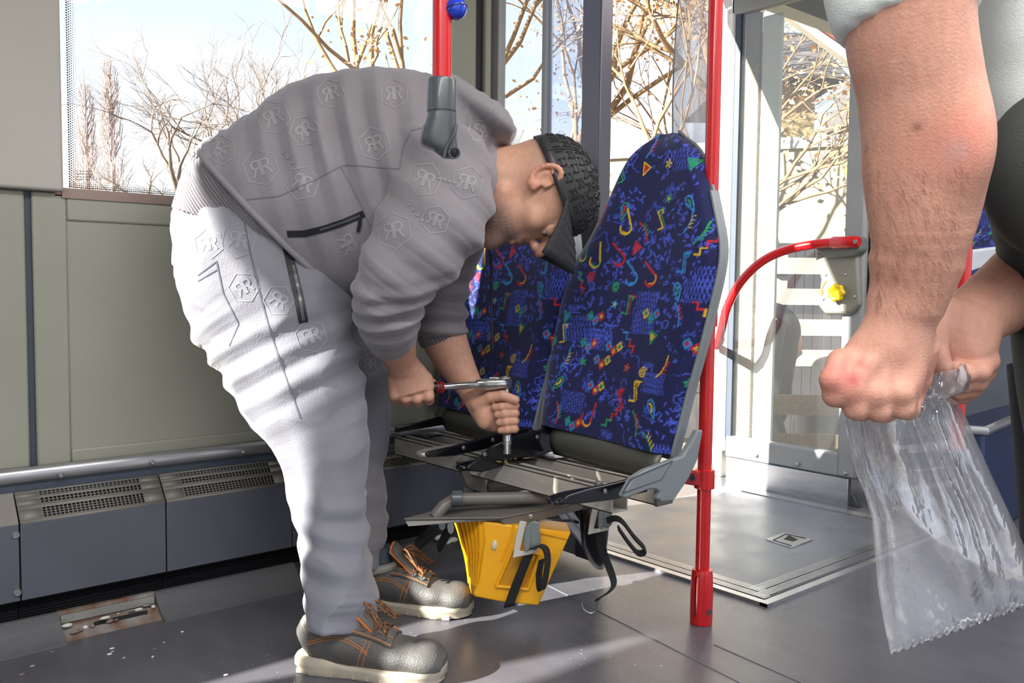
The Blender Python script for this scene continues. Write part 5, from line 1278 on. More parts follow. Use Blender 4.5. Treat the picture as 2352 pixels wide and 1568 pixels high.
    for sg, ln in ((-1, .055), (1, .06)):
        lc.tube(smooth_path([kz, kz+fy_*sg*.02+fx_*.02+V((0, 0, .010)), kz+fy_*sg*.036+fx_*ln*.9+V((0, 0, -.022)), kz+fy_*sg*.030+fx_*(ln*.9+.010)+V((0, 0, -.036)), kz+fy_*sg*.02+fx_*.025+V((0, 0, -.008)), kz], 6), .0024, 6)
        lc.tube(smooth_path([kz, kz+fy_*sg*.014+fx_*.03+V((0, 0, .004)), kz+fy_*sg*.03+fx_*.05+V((0, 0, -.02)), kz+fy_*sg*.046+fx_*.07+V((0, 0, -.035))], 6), .0024, 6)
    obj('laces', lc, M_lace, r)
    # curved side seam
    for sg in (-1, 1):
        st_ = MB()
        for dz in (0, .005):
            path = []
            for x in np.linspace(.03, .16, 14):
                zt_ = .062+.018*math.sin((x-.03)/.13*3.1)+dz-.12*max(0, x-.12); h, n, _, _ = bv.ray_cast(W(x, sg*.12, zt_), -fy_*sg)
                if h is not None: path.append(h+fy_*sg*.0006)
            if len(path) > 2: st_.tube(path, .001, 4)
            path = []
            for zz in np.linspace(.03, .085, 9):
                h, n, _, _ = bv.ray_cast(W(.155+dz*2.2-.35*(.085-zz), sg*.12, zz), -fy_*sg)
                if h is not None: path.append(h+fy_*sg*.0006)
            if len(path) > 2: st_.tube(path, .001, 4)
        obj('stitching', st_, M_stitch, r)
    obj('sock', MB().tube([W(.075, 0, .09), W(.072, 0, .15)], [.036, .034], 16, flat=.8), M_groove, r)
    return r
hl = onz(688, 1532); tl_ = onz(1030, 1562)
shoe(hl, tl_)
hl2 = onz(800, 1395); shoe(onz(806, 1388), onz(1042, 1408))
# ------------------------------------------------------------------ outside: ground, wall, houses, trees
M_ground = mat('ground_concrete', col(112, 107, 100), .9, var=.15, vs=1.5, bump=.3, bs=20)
gd = obj('ground', MB().mm((-60, -30, -.42), (14, 60, -.32)), M_ground); gd['kind'] = 'structure'
M_wall = mat('wall_render', col(160, 147, 120), .85, var=.04, vs=3)
M_house = mat('house_render', col(170, 148, 104), .85, var=.04, vs=2)
M_cap2 = mat('wall_coping', col(178, 178, 172), .8)
M_roof = mat('roof_tile', col(96, 88, 84), .8, var=.15)
wa, wb_ = P(1300, 340, 11.0), P(2150, 303, 9.2)
wa.z = wb_.z = 2.38
def wall_run(a, b, z0, z1, t, m, name, parent=None, top=None):
    a = V((a.x, a.y, z0)); b = V((b.x, b.y, z0)); d = (b-a).normalized(); n = V((-d.y, d.x, 0))*t
    return obj(name, MB().prism([a, b, b+n, a+n], (0, 0, z1-z0)), m, parent)
gw = empty('garden_wall', V((wa.x, wa.y, -.32)), 'long cream wall with a pale flat coping behind the open bus door', 'wall')
wall_run(wa, wb_, -.32, 2.30, -.25, M_wall, 'masonry', gw); wall_run(wa+UP*0, wb_, 2.30, 2.42, -.30, M_cap2, 'coping', gw)
def house(px0, px1, d, ztop, label, roofh=1.2):
    a, b = P(px0, 600, d), P(px1, 600, d); hs = empty('house', V(((a.x+b.x)/2, (a.y+b.y)/2, -.32)), label, 'house')
    wall_run(a, b, -.32, ztop, 3.0 if (b-a).x*0 == 0 else 3, M_house, 'house_wall', hs)
    dr = (b-a); dr.z = 0; dr.normalize(); n = V((-dr.y, dr.x, 0)); a.z = b.z = ztop
    L = (b-a).length
    obj('roof', MB().prism([a-dr*.4-n*.4, a-dr*.4+n*1.5+V((0, 0, roofh)), a-dr*.4+n*3.4], (b-a)+dr*.8), M_roof, hs)
    k = max(1, int(L/1.6))
    for i in range(k):
        for zz in (.9, 3.2):
            if zz+1.3 > ztop: continue
            c = a+dr*(L*(i+.5)/k); c.z = zz
            f_ = obj('window', MB().prism([c-dr*.45-n*.05, c+dr*.45-n*.05, c+dr*.45+n*.05, c-dr*.45+n*.05], (0, 0, 1.2)), M_white, hs)
            obj('pane', MB().prism([c-dr*.37-n*.06+V((0, 0, .08)), c-dr*.03-n*.06+V((0, 0, .08)), c-dr*.03-n*.07+V((0, 0, .08)), c-dr*.37-n*.07+V((0, 0, .08))], (0, 0, 1.04)), mat('far_window_glass', col(120, 140, 165), .1), f_)
            obj('pane', MB().prism([c+dr*.03-n*.06+V((0, 0, .08)), c+dr*.37-n*.06+V((0, 0, .08)), c+dr*.37-n*.07+V((0, 0, .08)), c+dr*.03-n*.07+V((0, 0, .08))], (0, 0, 1.04)), mat('far_window_glass', col(120, 140, 165), .1), f_)
house(1712, 1860, 14, 4.0, 'yellow house with white windows seen through the folded door leaf')
house(2010, 2300, 24, 5.5, 'house with a grey roof farther off behind the long cream wall')
# lattice fence panel and bench with slats outside the door
fp = empty('metal_fence', onz(1335, 900, -.32), 'white metal lattice fence just outside the open door', 'fence')
fa, fb = P(1300, 600, 6.0), P(1420, 600, 6.0)
for i in range(9):
    p = fa.lerp(fb, i/8); obj('bar', MB().tube([V((p.x, p.y, -.32)), V((p.x, p.y, 1.14))], .012, 6), M_white, fp)
for z in (.1, .6, .85, 1.1): obj('rail', MB().tube([V((fa.x, fa.y, z)), V((fb.x, fb.y, z))], .012, 6), M_white, fp)
M_plank = mat('plank_wood', col(128, 108, 84), .8, var=.15, stretch=(1, 8, 8)); M_plankw = mat('plank_white', col(150, 150, 146), .6)
def slat_bench(px0, px1, d, zs, m, label, name='slatted_bench'):
    a, b = P(px0, 800, d), P(px1, 800, d); r = empty(name, V(((a.x+b.x)/2, (a.y+b.y)/2, -.32)), label, 'bench'); dr = (b-a); dr.z = 0; dr.normalize(); n = V((-dr.y, dr.x, 0))
    for z, dp in zs:
        p, q = V((a.x, a.y, z))+n*dp, V((b.x, b.y, z))+n*dp; obj('slat', MB().prism([p, q, q+n*.02, p+n*.02], (0, 0, .085)), m, r)
    for t in (.06, .94):
        p = V((a.x, a.y, -.32)).lerp(V((b.x, b.y, -.32)), t)+n*.05; obj('leg', MB().prism([p, p+dr*.06, p+dr*.06+n*.05, p+n*.05], (0, 0, zs[0][0]+.42)), m, r)
    return r
slat_bench(1770, 2010, 4.6, [(.86, .02), (.70, .02), (.54, .02), (.38, .02)], M_plankw, 'white slatted rail behind the glass of the folded door')
slat_bench(1740, 2040, 3.72, [(.25, 0), (.10, -.1), (.06, -.22)], M_plank, 'wooden plank bench outside, low behind the door glass')
bn = empty('litter_bin', P(1905, 985, 4.6), 'dark round bin standing outside behind the lower door glass', 'bin')
cb = P(1905, 985, 4.6); cb.z = -.32
obj('bin_body', MB().lathe(cb, (0, 0, 1), [(0, .16), (.48, .19)], 20), M_dgrey, bn); obj('bin_rim', MB().lathe(cb+V((0, 0, .48)), (0, 0, 1), [(0, .2), (.03, .2), (.03, .17), (.0, .17)], 20), M_black, bn)
dk = empty('timber_screen', P(1880, 900, 4.9), 'dark timber screen standing behind the white slatted rail outside', 'screen')
sa, sb = P(1735, 800, 5.0), P(2040, 800, 5.0); M_dt = mat('dark_timber', col(58, 56, 60), .8, var=.2)
for i in range(14):
    p, q = sa.lerp(sb, i/14), sa.lerp(sb, (i+.92)/14); p.z = q.z = -.32; obj('board', MB().prism([p, q, q+FW*.03, p+FW*.03], (0, 0, 1.36)), M_dt, dk)
# reflection in the folded door leaf's glass, built as a figure standing outside
mb_ = P(1770, 1000, 4.3); mb_.z = -.32
mo_ = empty('person', mb_, 'stooping bald man in dark jacket, a reflection in the folded door glass built as a figure outside', 'person'); dq = 4.3
pp_ = lambda x, y, d=dq: P(x, y, d)
v = Vox(nv3(pp_(1790, 900))-np.array((.55, .55, .75)), nv3(pp_(1790, 900))+np.array((.55, .55, .5)), .009)
v.ell(pp_(1806, 784), (.075, .068, .085), [nv3(RT), nv3(UP), nv3(FW)], .0); v.ell(pp_(1812, 808), (.05, .05, .06), [nv3(RT), nv3(UP), nv3(FW)], .03); v.chain([pp_(1800, 790), pp_(1765, 780)], [.05, .06], .03); v.ell(pp_(1836, 810), (.016, .016, .014), [nv3(RT), nv3(UP), nv3(FW)], .01)
v.chain([pp_(1765, 765), pp_(1745, 860), pp_(1735, 930)], [.13, .14, .14], .03)
v.chain([pp_(1765, 760, 4.16), pp_(1752, 850, 4.1), pp_(1778, 905, 4.08), pp_(1795, 925, 4.05)], [.06, .05, .04, .028], .02)
for q in range(4): v.chain([pp_(1793, 922+4*q, 4.05), pp_(1806, 930+4*q, 4.04), pp_(1812, 938+3*q, 4.04)], [.013, .011, .009], .004)
for dd_ in (4.22, 4.42): v.chain([pp_(1735, 930, dd_), pp_(1775, 1040, dd_), V((mb_.x, mb_.y, -.28))+FW*(dd_-4.3)], [.09, .075, .055], .03)
np_obj('body', [v.mesh()], M_skin, mo_, lambda vv: np.tile(LC(205, 158, 134), (len(vv), 1)))
v = Vox(nv3(pp_(1770, 850))-np.array((.45, .45, .45)), nv3(pp_(1770, 850))+np.array((.45, .45, .45)), .009)
v.chain([pp_(1768, 762), pp_(1745, 860), pp_(1735, 930)], [.145, .155, .155], .03); v.chain([pp_(1765, 760, 4.16), pp_(1752, 850, 4.1), pp_(1776, 898, 4.08)], [.075, .064, .05], .02)
np_obj('jacket', [v.mesh()], mat('dark_jacket', col(30, 32, 38), .7, bump=.3), mo_)
v = Vox(nv3(pp_(1760, 1010))-np.array((.4, .4, .55)), nv3(pp_(1760, 1010))+np.array((.4, .4, .4)), .010)
for dd_ in (4.22, 4.42): v.chain([pp_(1735, 935, dd_), pp_(1775, 1040, dd_), V((mb_.x, mb_.y, -.27))+FW*(dd_-4.3)], [.105, .088, .068], .03)
np_obj('trousers', [v.mesh()], mat('dark_jeans', col(40, 44, 58), .8), mo_)
obj('reflective_stripe', MB().tube(smooth_path([pp_(1728, 735, 4.17), pp_(1750, 726, 4.14), pp_(1775, 732, 4.12), pp_(1792, 748, 4.14)], 4), .012, 6), M_white, mo_)
# reddish eave of a building above the door
ev = empty('eave', P(1900, 40, 6.0), 'red-brown eave with a pale soffit seen above the folded door leaf', 'eave')
e0, e1 = P(1790, -20, 4.6), P(2080, 150, 4.6); e2, e3 = P(1790, 6, 4.6), P(2080, 178, 4.6)
obj('fascia', MB().prism([e0, e1, e1+(e3-e1)*.0+UP*-.12, e0+UP*-.05], FW*.05), mat('red_brown', col(132, 62, 50), .6), ev); obj('soffit', MB().prism([e0+UP*-.06, e1+UP*-.13, e1+UP*-.2, e0+UP*-.1], FW*.05), mat('soffit', col(205, 190, 165), .7), ev)
# trees -------------------------------------------------------------
M_bark = mat('pale_bark', col(170, 138, 100), .85, var=.2, vs=6, c2=col(122, 98, 72)); M_bark2 = mat('grey_bark', col(150, 130, 112), .85, c2=col(104, 92, 84), vs=6)
M_leaf = mat('dry_leaf', col(206, 156, 108), .8, var=.25, vs=3)
def tree(base, h, spread, seed, label, bark, depth=6, leaves=0, lean=(0, 0), upright=.25, r0=.14, first=.35):
    rng = random.Random(seed); base = V(base); root = empty('bare_tree', base, label, 'tree', 'trees outside the bus')
    big, tw = MB(), MB(); tips = []
    def grow(p, d, L, r, lv):
        n = 3; pts = [p]; q = p
        for i in range(n):
            d = (d+V((rng.gauss(0, .14), rng.gauss(0, .14), rng.gauss(0, .10)+upright*.10))).normalized(); q = q+d*(L/n); pts.append(q)
        (big if lv < 3 else tw).tube(pts, [r*(1-.35*i/n) for i in range(n+1)], 7 if lv < 2 else (5 if lv < 4 else 3), cap=False)
        if lv >= depth-1: tips.append(q)
        if lv >= depth: return
        k = rng.choice((2, 3, 3)) if lv < depth-1 else rng.choice((2, 3, 4))
        for i in range(k):
            ax = d.orthogonal().normalized(); ax.rotate(Matrix.Rotation(rng.uniform(0, 6.28), 3, d)); an = rng.uniform(.25, .75)*spread
            nd = d.copy(); nd.rotate(Matrix.Rotation(an, 3, ax)); nd.z += upright*.3; nd.normalize()
            st_ = pts[-1] if i < 2 else pts[-2]
            grow(st_, nd, L*rng.uniform(.62, .86), r*rng.uniform(.5, .68), lv+1)
    grow(base, V((lean[0], lean[1], 1)).normalized(), h*first, r0, 0)
    obj('trunk', big, bark, root, angle=180); obj('twigs', tw, bark, root, angle=180, kind='stuff')
    if leaves:
        lf = MB()
        for i in range(leaves):
            p = rng.choice(tips)+V((rng.gauss(0, .22), rng.gauss(0, .22), rng.gauss(0, .2))); s_ = rng.uniform(.018, .042); u = V((rng.gauss(0, 1), rng.gauss(0, 1), rng.gauss(0, 1))).normalized(); w_ = u.orthogonal().normalized()
            lf.add([p-u*s_, p+w_*s_*.6, p+u*s_, p-w_*s_*.6], [(0, 1, 2, 3)])
        obj('dry_leaves', lf, M_leaf, root, angle=180, kind='stuff')
    return root
def tb(px, d): p = P(px, 700, d); p.z = -.32; return p
def poplar(px, d, h, seed, label):
    rng = random.Random(seed); b = tb(px, d); root = empty('poplar_tree', b, label, 'tree', 'trees outside the bus'); m = MB(); t = MB()
    m.tube([b, b+V((.1, 0, h*.5)), b+V((0, 0, h))], [.22, .13, .02], 7, cap=False)
    for i in range(120):
        z = h*rng.uniform(.12, .95); a = rng.uniform(0, 6.28); L = h*.22*(1.05-z/h)+.5; o = V((math.cos(a), math.sin(a), 0)); p = b+V((0, 0, z))
        pts = [p, p+o*L*.22+V((0, 0, L*.5)), p+o*L*.30+V((0, 0, L*1.1))]; t.tube(pts, [.035, .02, .006], 3, cap=False)
        for j in range(5):
            q = pts[1].lerp(pts[2], rng.random()); o2 = V((rng.gauss(0, 1), rng.gauss(0, 1), 1.8)).normalized(); t.tube([q, q+o2*L*.3], [.01, .004], 3, cap=False)
    M_pop = mat('poplar_bark', col(196, 178, 168), .85, c2=col(160, 140, 130), vs=6); obj('trunk', m, M_pop, root, angle=180); obj('twigs', t, M_pop, root, angle=180, kind='stuff')
poplar(262, 34, 9.4, 1, 'tall narrow poplar, the taller of two at the left of the window'); poplar(205, 36, 9.0, 2, 'narrow bare poplar nearest the dotted left edge of the window')
tree(tb(560, 17), 7.0, 1.15, 5, 'wide bare spreading tree behind the mechanic\'s lower back', M_bark2, 7, 0, (-.25, -.2), .12, .17, .26)
tree(tb(430, 24), 6.4, 1.1, 8, 'smaller bare bushy tree low in the left window', M_bark, 6, 150, (0, 0), .1, .13, .2)
tree(tb(700, 19), 8.0, .9, 13, 'bare tree with thin upright crown above the mechanic\'s back', M_bark2, 7, 0, (-.1, -.1), .2, .15, .3)
tree(tb(830, 12), 8.0, .85, 21, 'pale tree with dry tan leaves left of the hanging red pole', M_bark, 6, 5500, (-.1, 0), .25, .10, .3)
tree(tb(960, 13), 8.4, .75, 22, 'pale tree with dry tan leaves directly behind the hanging red pole', M_bark, 6, 5000, (0, 0), .3, .10, .3)
tree(tb(1195, 15), 9.0, .8, 31, 'bare tree in the narrow pane right of the window post', M_bark, 6, 300, (0, 0), -.15, .13, .3)
tree(tb(1440, 9), 6.6, .95, 43, 'tree with tan bark and dry leaves above the cream wall behind the seat', M_bark, 5, 1300, (.1, .1), .15, .065, .22)
tree(tb(1600, 14), 7.4, .9, 47, 'leafy brown tree behind the red floor pole', M_bark, 5, 1200, (0, 0), .15, .06, .25)
tree(tb(1930, 12), 8.0, .95, 53, 'thick pale tree seen through the folded door leaf', M_bark, 5, 500, (-.12, -.1), .1, .17, .30)
# ------------------------------------------------------------------ right background: wheel box, seat, pole
fwl = obj('wall_front', MB().mm((-2.2, 5.6, -.05), (1.2, 5.7, 2.15)), mat('front_wall_lining', col(150, 152, 156), .5)); fwl['kind'] = 'structure'
M_box = mat('dark_blue_lining', col(34, 48, 84), .45, var=.08, bump=.06, bs=300); M_gpan = mat('grey_gloss_panel', col(92, 98, 108), .25, var=.08)
wx = empty('wheel_box', onz(2290, 1190), 'dark blue wheel box with an aluminium edge and a grey panel at the right', 'wheel box')
zt_ = .36
tp = [onz(*q, zt_) for q in ((2195, 985), (2262, 990), (2420, 922), (2420, 872), (2195, 930))]
btm = [V((p.x, p.y, 0)) for p in tp]
obj('body', MB().prism(btm, (0, 0, zt_)), M_box, wx, bevel=.01)
obj('edge_trim', MB().tube([p+V((0, 0, 0)) for p in tp[:3]], .014, 8), M_alu, wx)
gp = [P(2110, 985, 2.9), P(2420, 900, 2.7), P(2420, 650, 2.7), P(2110, 700, 2.9)]
obj('grey_panel', MB().prism(gp, FW*.03), M_gpan, wx)
pA, pB = P(2200, 960, 2.3), P(2226, 480, 2.3)
gp2 = empty('grab_pole', V((pA.x, pA.y, .37)), 'red grab pole behind the forearm of the person at the right', 'pole')
obj('pole', MB().tube([V((pA.x, pA.y, .37)), V((pA.x, pA.y, 2.15))], .0175, 18), M_red, gp2)
obj('pole_joint', MB().tube([P(2160, 704, 2.3), P(2205, 700, 2.3)], .02, 12), M_red, gp2)
s4 = empty('bus_seat', P(2270, 700, 3.0), 'blue patterned bus seat far behind the person\'s dark apron at the right', 'seat')
so_ = V((P(2310, 460, 3.0))); so_.z = 0
c4 = cush.copy(); COL.objects.link(c4); c4.parent = s4; c4.location = (P(2305, 615, 3.0)-WL[s4])+V((0, 0, .0)); WL[c4] = WL[s4]
c4.rotation_euler = (0, 0, math.radians(180)) if 0 else (0, 0, math.radians(-25)); c4.scale = (1.0, 1.0, .62)
obj('seat_base', MB().prism([P(2190, 690, 3.0), P(2330, 600, 3.0), P(2330, 560, 3.0), P(2215, 575, 3.0)], FW*.3), mat('white_seat_base', col(200, 205, 212), .5), s4, bevel=.01)
obj('seat_pad', MB().prism([P(2175, 690, 2.95), P(2190, 640, 2.95), P(2300, 600, 2.95), P(2310, 640, 2.95)], FW*.3), mat('navy_seat_fabric', col(22, 32, 96), .85), s4, bevel=.02)
# ------------------------------------------------------------------ second person, at the right edge of the frame
pbase = P(2600, 600, 1.0); pbase.z = 0
per = empty('person', pbase, 'person at the right edge in white T-shirt and dark apron holding a clear plastic bag', 'person')
v = Vox(nv3(P(2085, 450, .87))-np.array((.24, .24, .34)), nv3(P(2085, 450, .87))+np.array((.24, .24, .34)), .0022)
arm = [S2((1975, -120), (2195, -150), .80, .045), S2((1946, -20), (2222, -40), .80, .056), S2((1952, 100), (2230, 80), .81, .056), S2((1976, 210), (2248, 190), .82, .054), S2((1987, 320), (2262, 295), .83, .054), S2((1990, 420), (2258, 390), .84, .052), S2((2002, 520), (2232, 515), .85, .046), S2((2014, 620), (2192, 622), .865, .037), S2((2016, 690), (2152, 705), .875, .029)]
v.loft(arm, 0)
v.ell(P(2215, 330, .80), (.020, .034, .022), [nv3(RT), nv3(UP), nv3(FW)], .025)
v.loft([S2((2012, 600), (2190, 610), .868, .034), S2((2014, 670), (2160, 690), .875, .030), S2((1985, 745), (2142, 775), .88, .028), S2((1935, 820), (2128, 850), .88, .026), S2((1906, 862), (2112, 905), .878, .022)], .02)
v.chain([P(2060, 700, .875), P(2040, 790, .868), P(1975, 860, .862)], [.020, .012, .011], .02)
for i, (m_, p_) in enumerate((((1912, 872), (1916, 908)), ((1955, 893), (1966, 936)), ((2010, 903), (2018, 940)), ((2066, 900), (2072, 936)))):
    r_ = (.0105, .0118, .0118, .0108)[i]
    v.chain([P(m_[0]+15, m_[1]-45, .872), P(*m_, .862), P(*p_, .868), P(p_[0]+14, p_[1]+4, .893), P(p_[0]+30, p_[1]-26, .905)], [r_, r_*1.12, r_*1.02, r_*.96, r_*.85], .010)
v.chain([P(2120, 800, .89), P(2108, 870, .90), P(2080, 905, .905)], [.016, .0125, .011], .012)
ra_ = v.mesh()
v = Vox(nv3(P(2290, 700, 1.05))-.24, nv3(P(2290, 700, 1.05))+.24, .0026)
v.loft([S2((2390, 480), (2500, 660), 1.22, .050), S2((2322, 550), (2440, 730), 1.11, .047), S2((2248, 622), (2350, 752), 1.03, .038), S2((2190, 678), (2292, 778), .985, .031), S2((2150, 730), (2284, 812), .975, .029), S2((2140, 780), (2270, 848), .975, .027), S2((2150, 822), (2258, 868), .975, .020)], 0)
v.chain([P(2165, 720, .968), P(2142, 775, .955), P(2150, 815, .945), P(2165, 842, .942)], [.020, .0155, .0128, .011], .012)
for i, (x_, y_) in enumerate(((2262, 838), (2256, 862), (2242, 880), (2224, 893))):
    r_ = .0108-.0005*i
    v.chain([P(2245-8*i, 800+8*i, .975), P(x_+6, y_-8, .968+.012*i), P(x_-10, y_+14, .955+.012*i), P(x_-42, y_+18, .945+.012*i), P(x_-62, y_+6, .945+.012*i)], [r_*1.1, r_*1.1, r_, r_*.95, r_*.82], .006)
la_ = v.mesh()
# trunk, head and legs (mostly outside the frame): stooping, facing the left of the picture
def TS(px, py, w_=.28, rb=.19, d=1.0): return (P(px+34, py, d)+RT*w_*.5, RT, w_*.5, FW, rb*.64)
def LG(py, d):
    c = P(2620, py, 1.0); return c+FW*(d-1.0)
v = Vox(nv3(P(2400, 600, 1.05))-np.array((.60, .60, .85)), nv3(P(2400, 600, 1.05))+np.array((.60, .60, .95)), .009)
v.loft([TS(2262, -440, .16, .08), TS(2235, -370, .22, .15), TS(2232, -200, .25, .165), TS(2240, 0, .25, .16), TS(2280, 240, .25, .16), TS(2285, 400, .25, .17), TS(2370, 640, .20, .16), TS(2390, 800, .18, .15)], 0)
for dd_ in (.93, 1.08): v.loft([(LG(800, dd_), RT, .052, FW, .052), (LG(1350, dd_), RT, .060, FW, .058), (LG(1750, dd_), RT, .052, FW, .050), (LG(2060, dd_), RT, .042, FW, .042)], .03)
v.cap(P(2350, -430, 1.05), P(2315, -560, 1.04), .062, .058, .03)
v.ell(P(2285, -640, 1.04), (.098, .115, .076), [nv3(RT), nv3(UP), nv3(FW)], .02); v.ell(P(2225, -590, 1.04), (.055, .065, .055), [nv3(RT), nv3(UP), nv3(FW)], .03); v.ell(P(2090, -615, 1.04), (.02, .022, .013), [nv3(RT), nv3(UP), nv3(FW)], .012)
for s_ in (-1, 1): v.ell(P(2300, -620, 1.04+s_*.078), (.020, .032, .011), [nv3(RT), nv3(UP), nv3(FW)], .006)
v.chain([P(2360, -370, .98), P(2200, -370, .90), P(2110, -180, .825), P(2085, -60, .80)], [.07, .052, .048, .045], .03)
v.chain([P(2380, -370, 1.12), P(2440, -300, 1.24), P(2500, 250, 1.27), P(2450, 570, 1.215), P(2382, 640, 1.11)], [.085, .065, .052, .05, .047], .03)
tr2 = v.mesh()
# light shirt and dark apron follow the outlines seen at the frame's right edge
hdn = nv3(P(2000, 890, .87)); eln = nv3(P(2190, 345, .79))
def skin2(vv):
    c = np.tile(LC(214, 160, 138), (len(vv), 1)); nz = .5+.5*wob(9, 6, 60, 300)(vv[:, 0], vv[:, 1], vv[:, 2])
    def bl(m, k): m = np.clip(m, 0, 1)[:, None]; c[:] = c*(1-m)+LC(*k)*m
    bl(nz*.35, (200, 138, 112))
    for px, py, d, r_, s_, k in ((2190, 335, .79, .030, .6, (206, 108, 92)), (2200, 345, .775, .012, .5, (186, 160, 150)), (1908, 865, .86, .018, .55, (206, 112, 104)), (1955, 890, .86, .016, .3, (206, 116, 104)), (1958, 872, .85, .0065, .9, (178, 76, 74)), (1985, 838, .85, .005, .6, (176, 90, 80)), (2140, 870, .9, .02, .3, (206, 120, 104)), (2110, 290, .78, .004, .7, (120, 76, 60)), (2020, 305, .78, .003, .9, (110, 70, 56))):
        cpt = nv3(P(px, py, d)); dist = ((vv-cpt)**2).sum(1); dv = vv-cpt; lat = (dv@nv3(RT))**2+(dv@nv3(UP))**2; bl(np.exp(-lat/r_**2)*s_*(np.abs(dv@nv3(FW)) < .06), k)
    return c
M_skin2 = tone_mat('skin_fair', .5, .22, 360, sub=.06)
pbody = np_obj('body', [ra_, la_, tr2], M_skin2, per, skin2)
# fine forearm hair, curves as thin tubes
random.seed(17); hb2 = MB(); ab = BVHTree.FromPolygons([V(p) for p in ra_[0]], [tuple(q) for q in ra_[1].tolist()])
for i in range(420):
    py = random.uniform(380, 720); t = (py-380)/340; px = random.uniform(1990+20*t, 2235-80*t)
    h, n, _, _ = ab.ray_cast(EYE, ray(px, py).normalized())
    if h is None: continue
    if n.dot(FW) > 0: n = -n
    d = (UP*-1+RT*random.uniform(.2, 1.0)).normalized(); d = (d-n*d.dot(n)).normalized(); L = random.uniform(.006, .012); hb2.tube([h, h+d*L*.5+n*.0008, h+d*L+n*.0009], [.00009, .00008, .00004], 3, cap=False)
for i in range(90):
    py = random.uniform(330, 700); e_ = np.interp(py, [320, 420, 520, 620, 690], [1987, 1990, 2002, 2014, 2016]); px = e_+random.uniform(1, 10)
    h, n, _, _ = ab.ray_cast(EYE, ray(px, py).normalized())
    if h is None: continue
    d = (UP*-.8-RT*.6).normalized(); L = random.uniform(.005, .009); hb2.tube([h, h+d*L*.6, h+d*L-UP*.002], [.00014, .00012, .00005], 3, cap=False)
obj('arm_hair', hb2, mat('arm_hair', col(140, 102, 76), .6), per, angle=180, kind='stuff')
M_shirt = mat('white_tshirt_b', col(236, 241, 236), .85, var=.03, bump=.25, bs=500); M_apron = mat('dark_apron', col(40, 44, 42), .75, var=.08, bump=.3, bs=600)
v = Vox(nv3(P(2330, -100, 1.02))-np.array((.48, .48, .42)), nv3(P(2330, -100, 1.02))+np.array((.48, .48, .42)), .005)
dsh = lambda T, TH, X, Y, Z: .004*w1(X, Y, Z)+.0025*w2(X, Y, Z)
v.loft([TS(2258, -455, .17, .10), TS(2222, -385, .25, .17), TS(2212, -250, .28, .19), TS(2214, -60, .28, .19), TS(2226, 40, .28, .19), TS(2242, 140, .28, .19), TS(2262, 240, .28, .19), TS(2300, 330, .26, .185)], 0, dsh)
v.loft([S2((2180, -450), (2420, -400), .95, .10), S2((2030, -400), (2310, -330), .88, .09), S2((1940, -220), (2262, -190), .825, .078), S2((1906, -70), (2243, -110), .81, .072), S2((1920, 40), (2235, -75), .808, .069), S2((1946, 112), (2229, -42), .806, .066)], .03, lambda T, TH, X, Y, Z: .003*w1(X, Y, Z))
v.loft([(P(2400, -380, 1.15), RT, .085, UP, .10), (P(2450, -260, 1.24), RT, .085, FW, .085), (P(2490, 20, 1.265), RT, .072, FW, .072)], .03)
v.chain([P(2385, -365, .985), P(2250, -365, .92)], [.088, .072], .03)
np_obj('tshirt', [v.mesh()], M_shirt, per)
v = Vox(nv3(P(2440, 720, 1.05))-np.array((.38, .38, .42)), nv3(P(2440, 720, 1.05))+np.array((.38, .38, .42)), .005)
v.loft([TS(2392, 165, .17, .195), TS(2352, 205, .21, .198), TS(2305, 270, .25, .20), TS(2274, 330, .275, .203), TS(2262, 390, .285, .205), TS(2264, 450, .285, .205), TS(2280, 510, .275, .205), TS(2302, 560, .265, .203), TS(2318, 640, .255, .20), TS(2322, 720, .25, .20), TS(2332, 810, .25, .20), TS(2344, 910, .25, .20), TS(2360, 1030, .25, .20), TS(2376, 1300, .25, .20)], 0, lambda T, TH, X, Y, Z: .002*w1(X, Y, Z))
v.ell(P(2432, 400, .905), (.0755, .089, .06), [nv3(RT), nv3(UP), nv3(FW)], .015)
np_obj('apron', [v.mesh()], M_apron, per)
v = Vox(nv3(P(2560, 1400, 1.03))-np.array((.36, .36, .62)), nv3(P(2470, 1400, 1.05))+np.array((.36, .36, .50)), .008)
v.loft([TS(2365, 620, .22, .18), TS(2375, 800, .22, .18), TS(2388, 900, .2, .17)], 0)
for dd_ in (.93, 1.08): v.loft([(LG(840, dd_), RT, .098, FW, .080), (LG(1350, dd_), RT, .078, FW, .074), (LG(1750, dd_), RT, .070, FW, .068), (LG(2080, dd_), RT, .064, FW, .060)], .02)
np_obj('trousers', [v.mesh()], mat('dark_trousers', col(38, 40, 46), .8), per)
for dd_ in (.93, 1.08):
    hc = LG(2080, dd_); hc.z = 0; v = Vox(nv3(hc)-np.array((.32, .32, .03)), nv3(hc)+np.array((.32, .32, .14)), .006)
    v.loft([(hc+RT*.07+V((0, 0, .045)), V((0, 0, 1)), .044, FW, .036), (hc+V((0, 0, .055)), V((0, 0, 1)), .054, FW, .042), (hc-RT*.08+V((0, 0, .042)), V((0, 0, 1)), .041, FW, .047), (hc-RT*.17+V((0, 0, .03)), V((0, 0, 1)), .029, FW, .044), (hc-RT*.21+V((0, 0, .022)), V((0, 0, 1)), .018, FW, .026)], 0)
    np_obj('shoe', [v.mesh()], M_black, per)
hl_ = MB()
hcap = []
for b in np.linspace(-.1, 1, 9):
    q = []
    for a in np.linspace(0, 2*math.pi, 25):
        t = b*math.pi/2; q.append(P(2285, -640, 1.04)+RT*(.006+.103*math.cos(a)*math.cos(t))+FW*(.081*math.sin(a)*math.cos(t))+UP*(.012+.110*math.sin(t)))
    hcap.append(q)
obj('short_hair', hl_.grid(hcap), mat('short_hair', col(70, 52, 40), .8, bump=.6, bs=500), per, solid=.004)
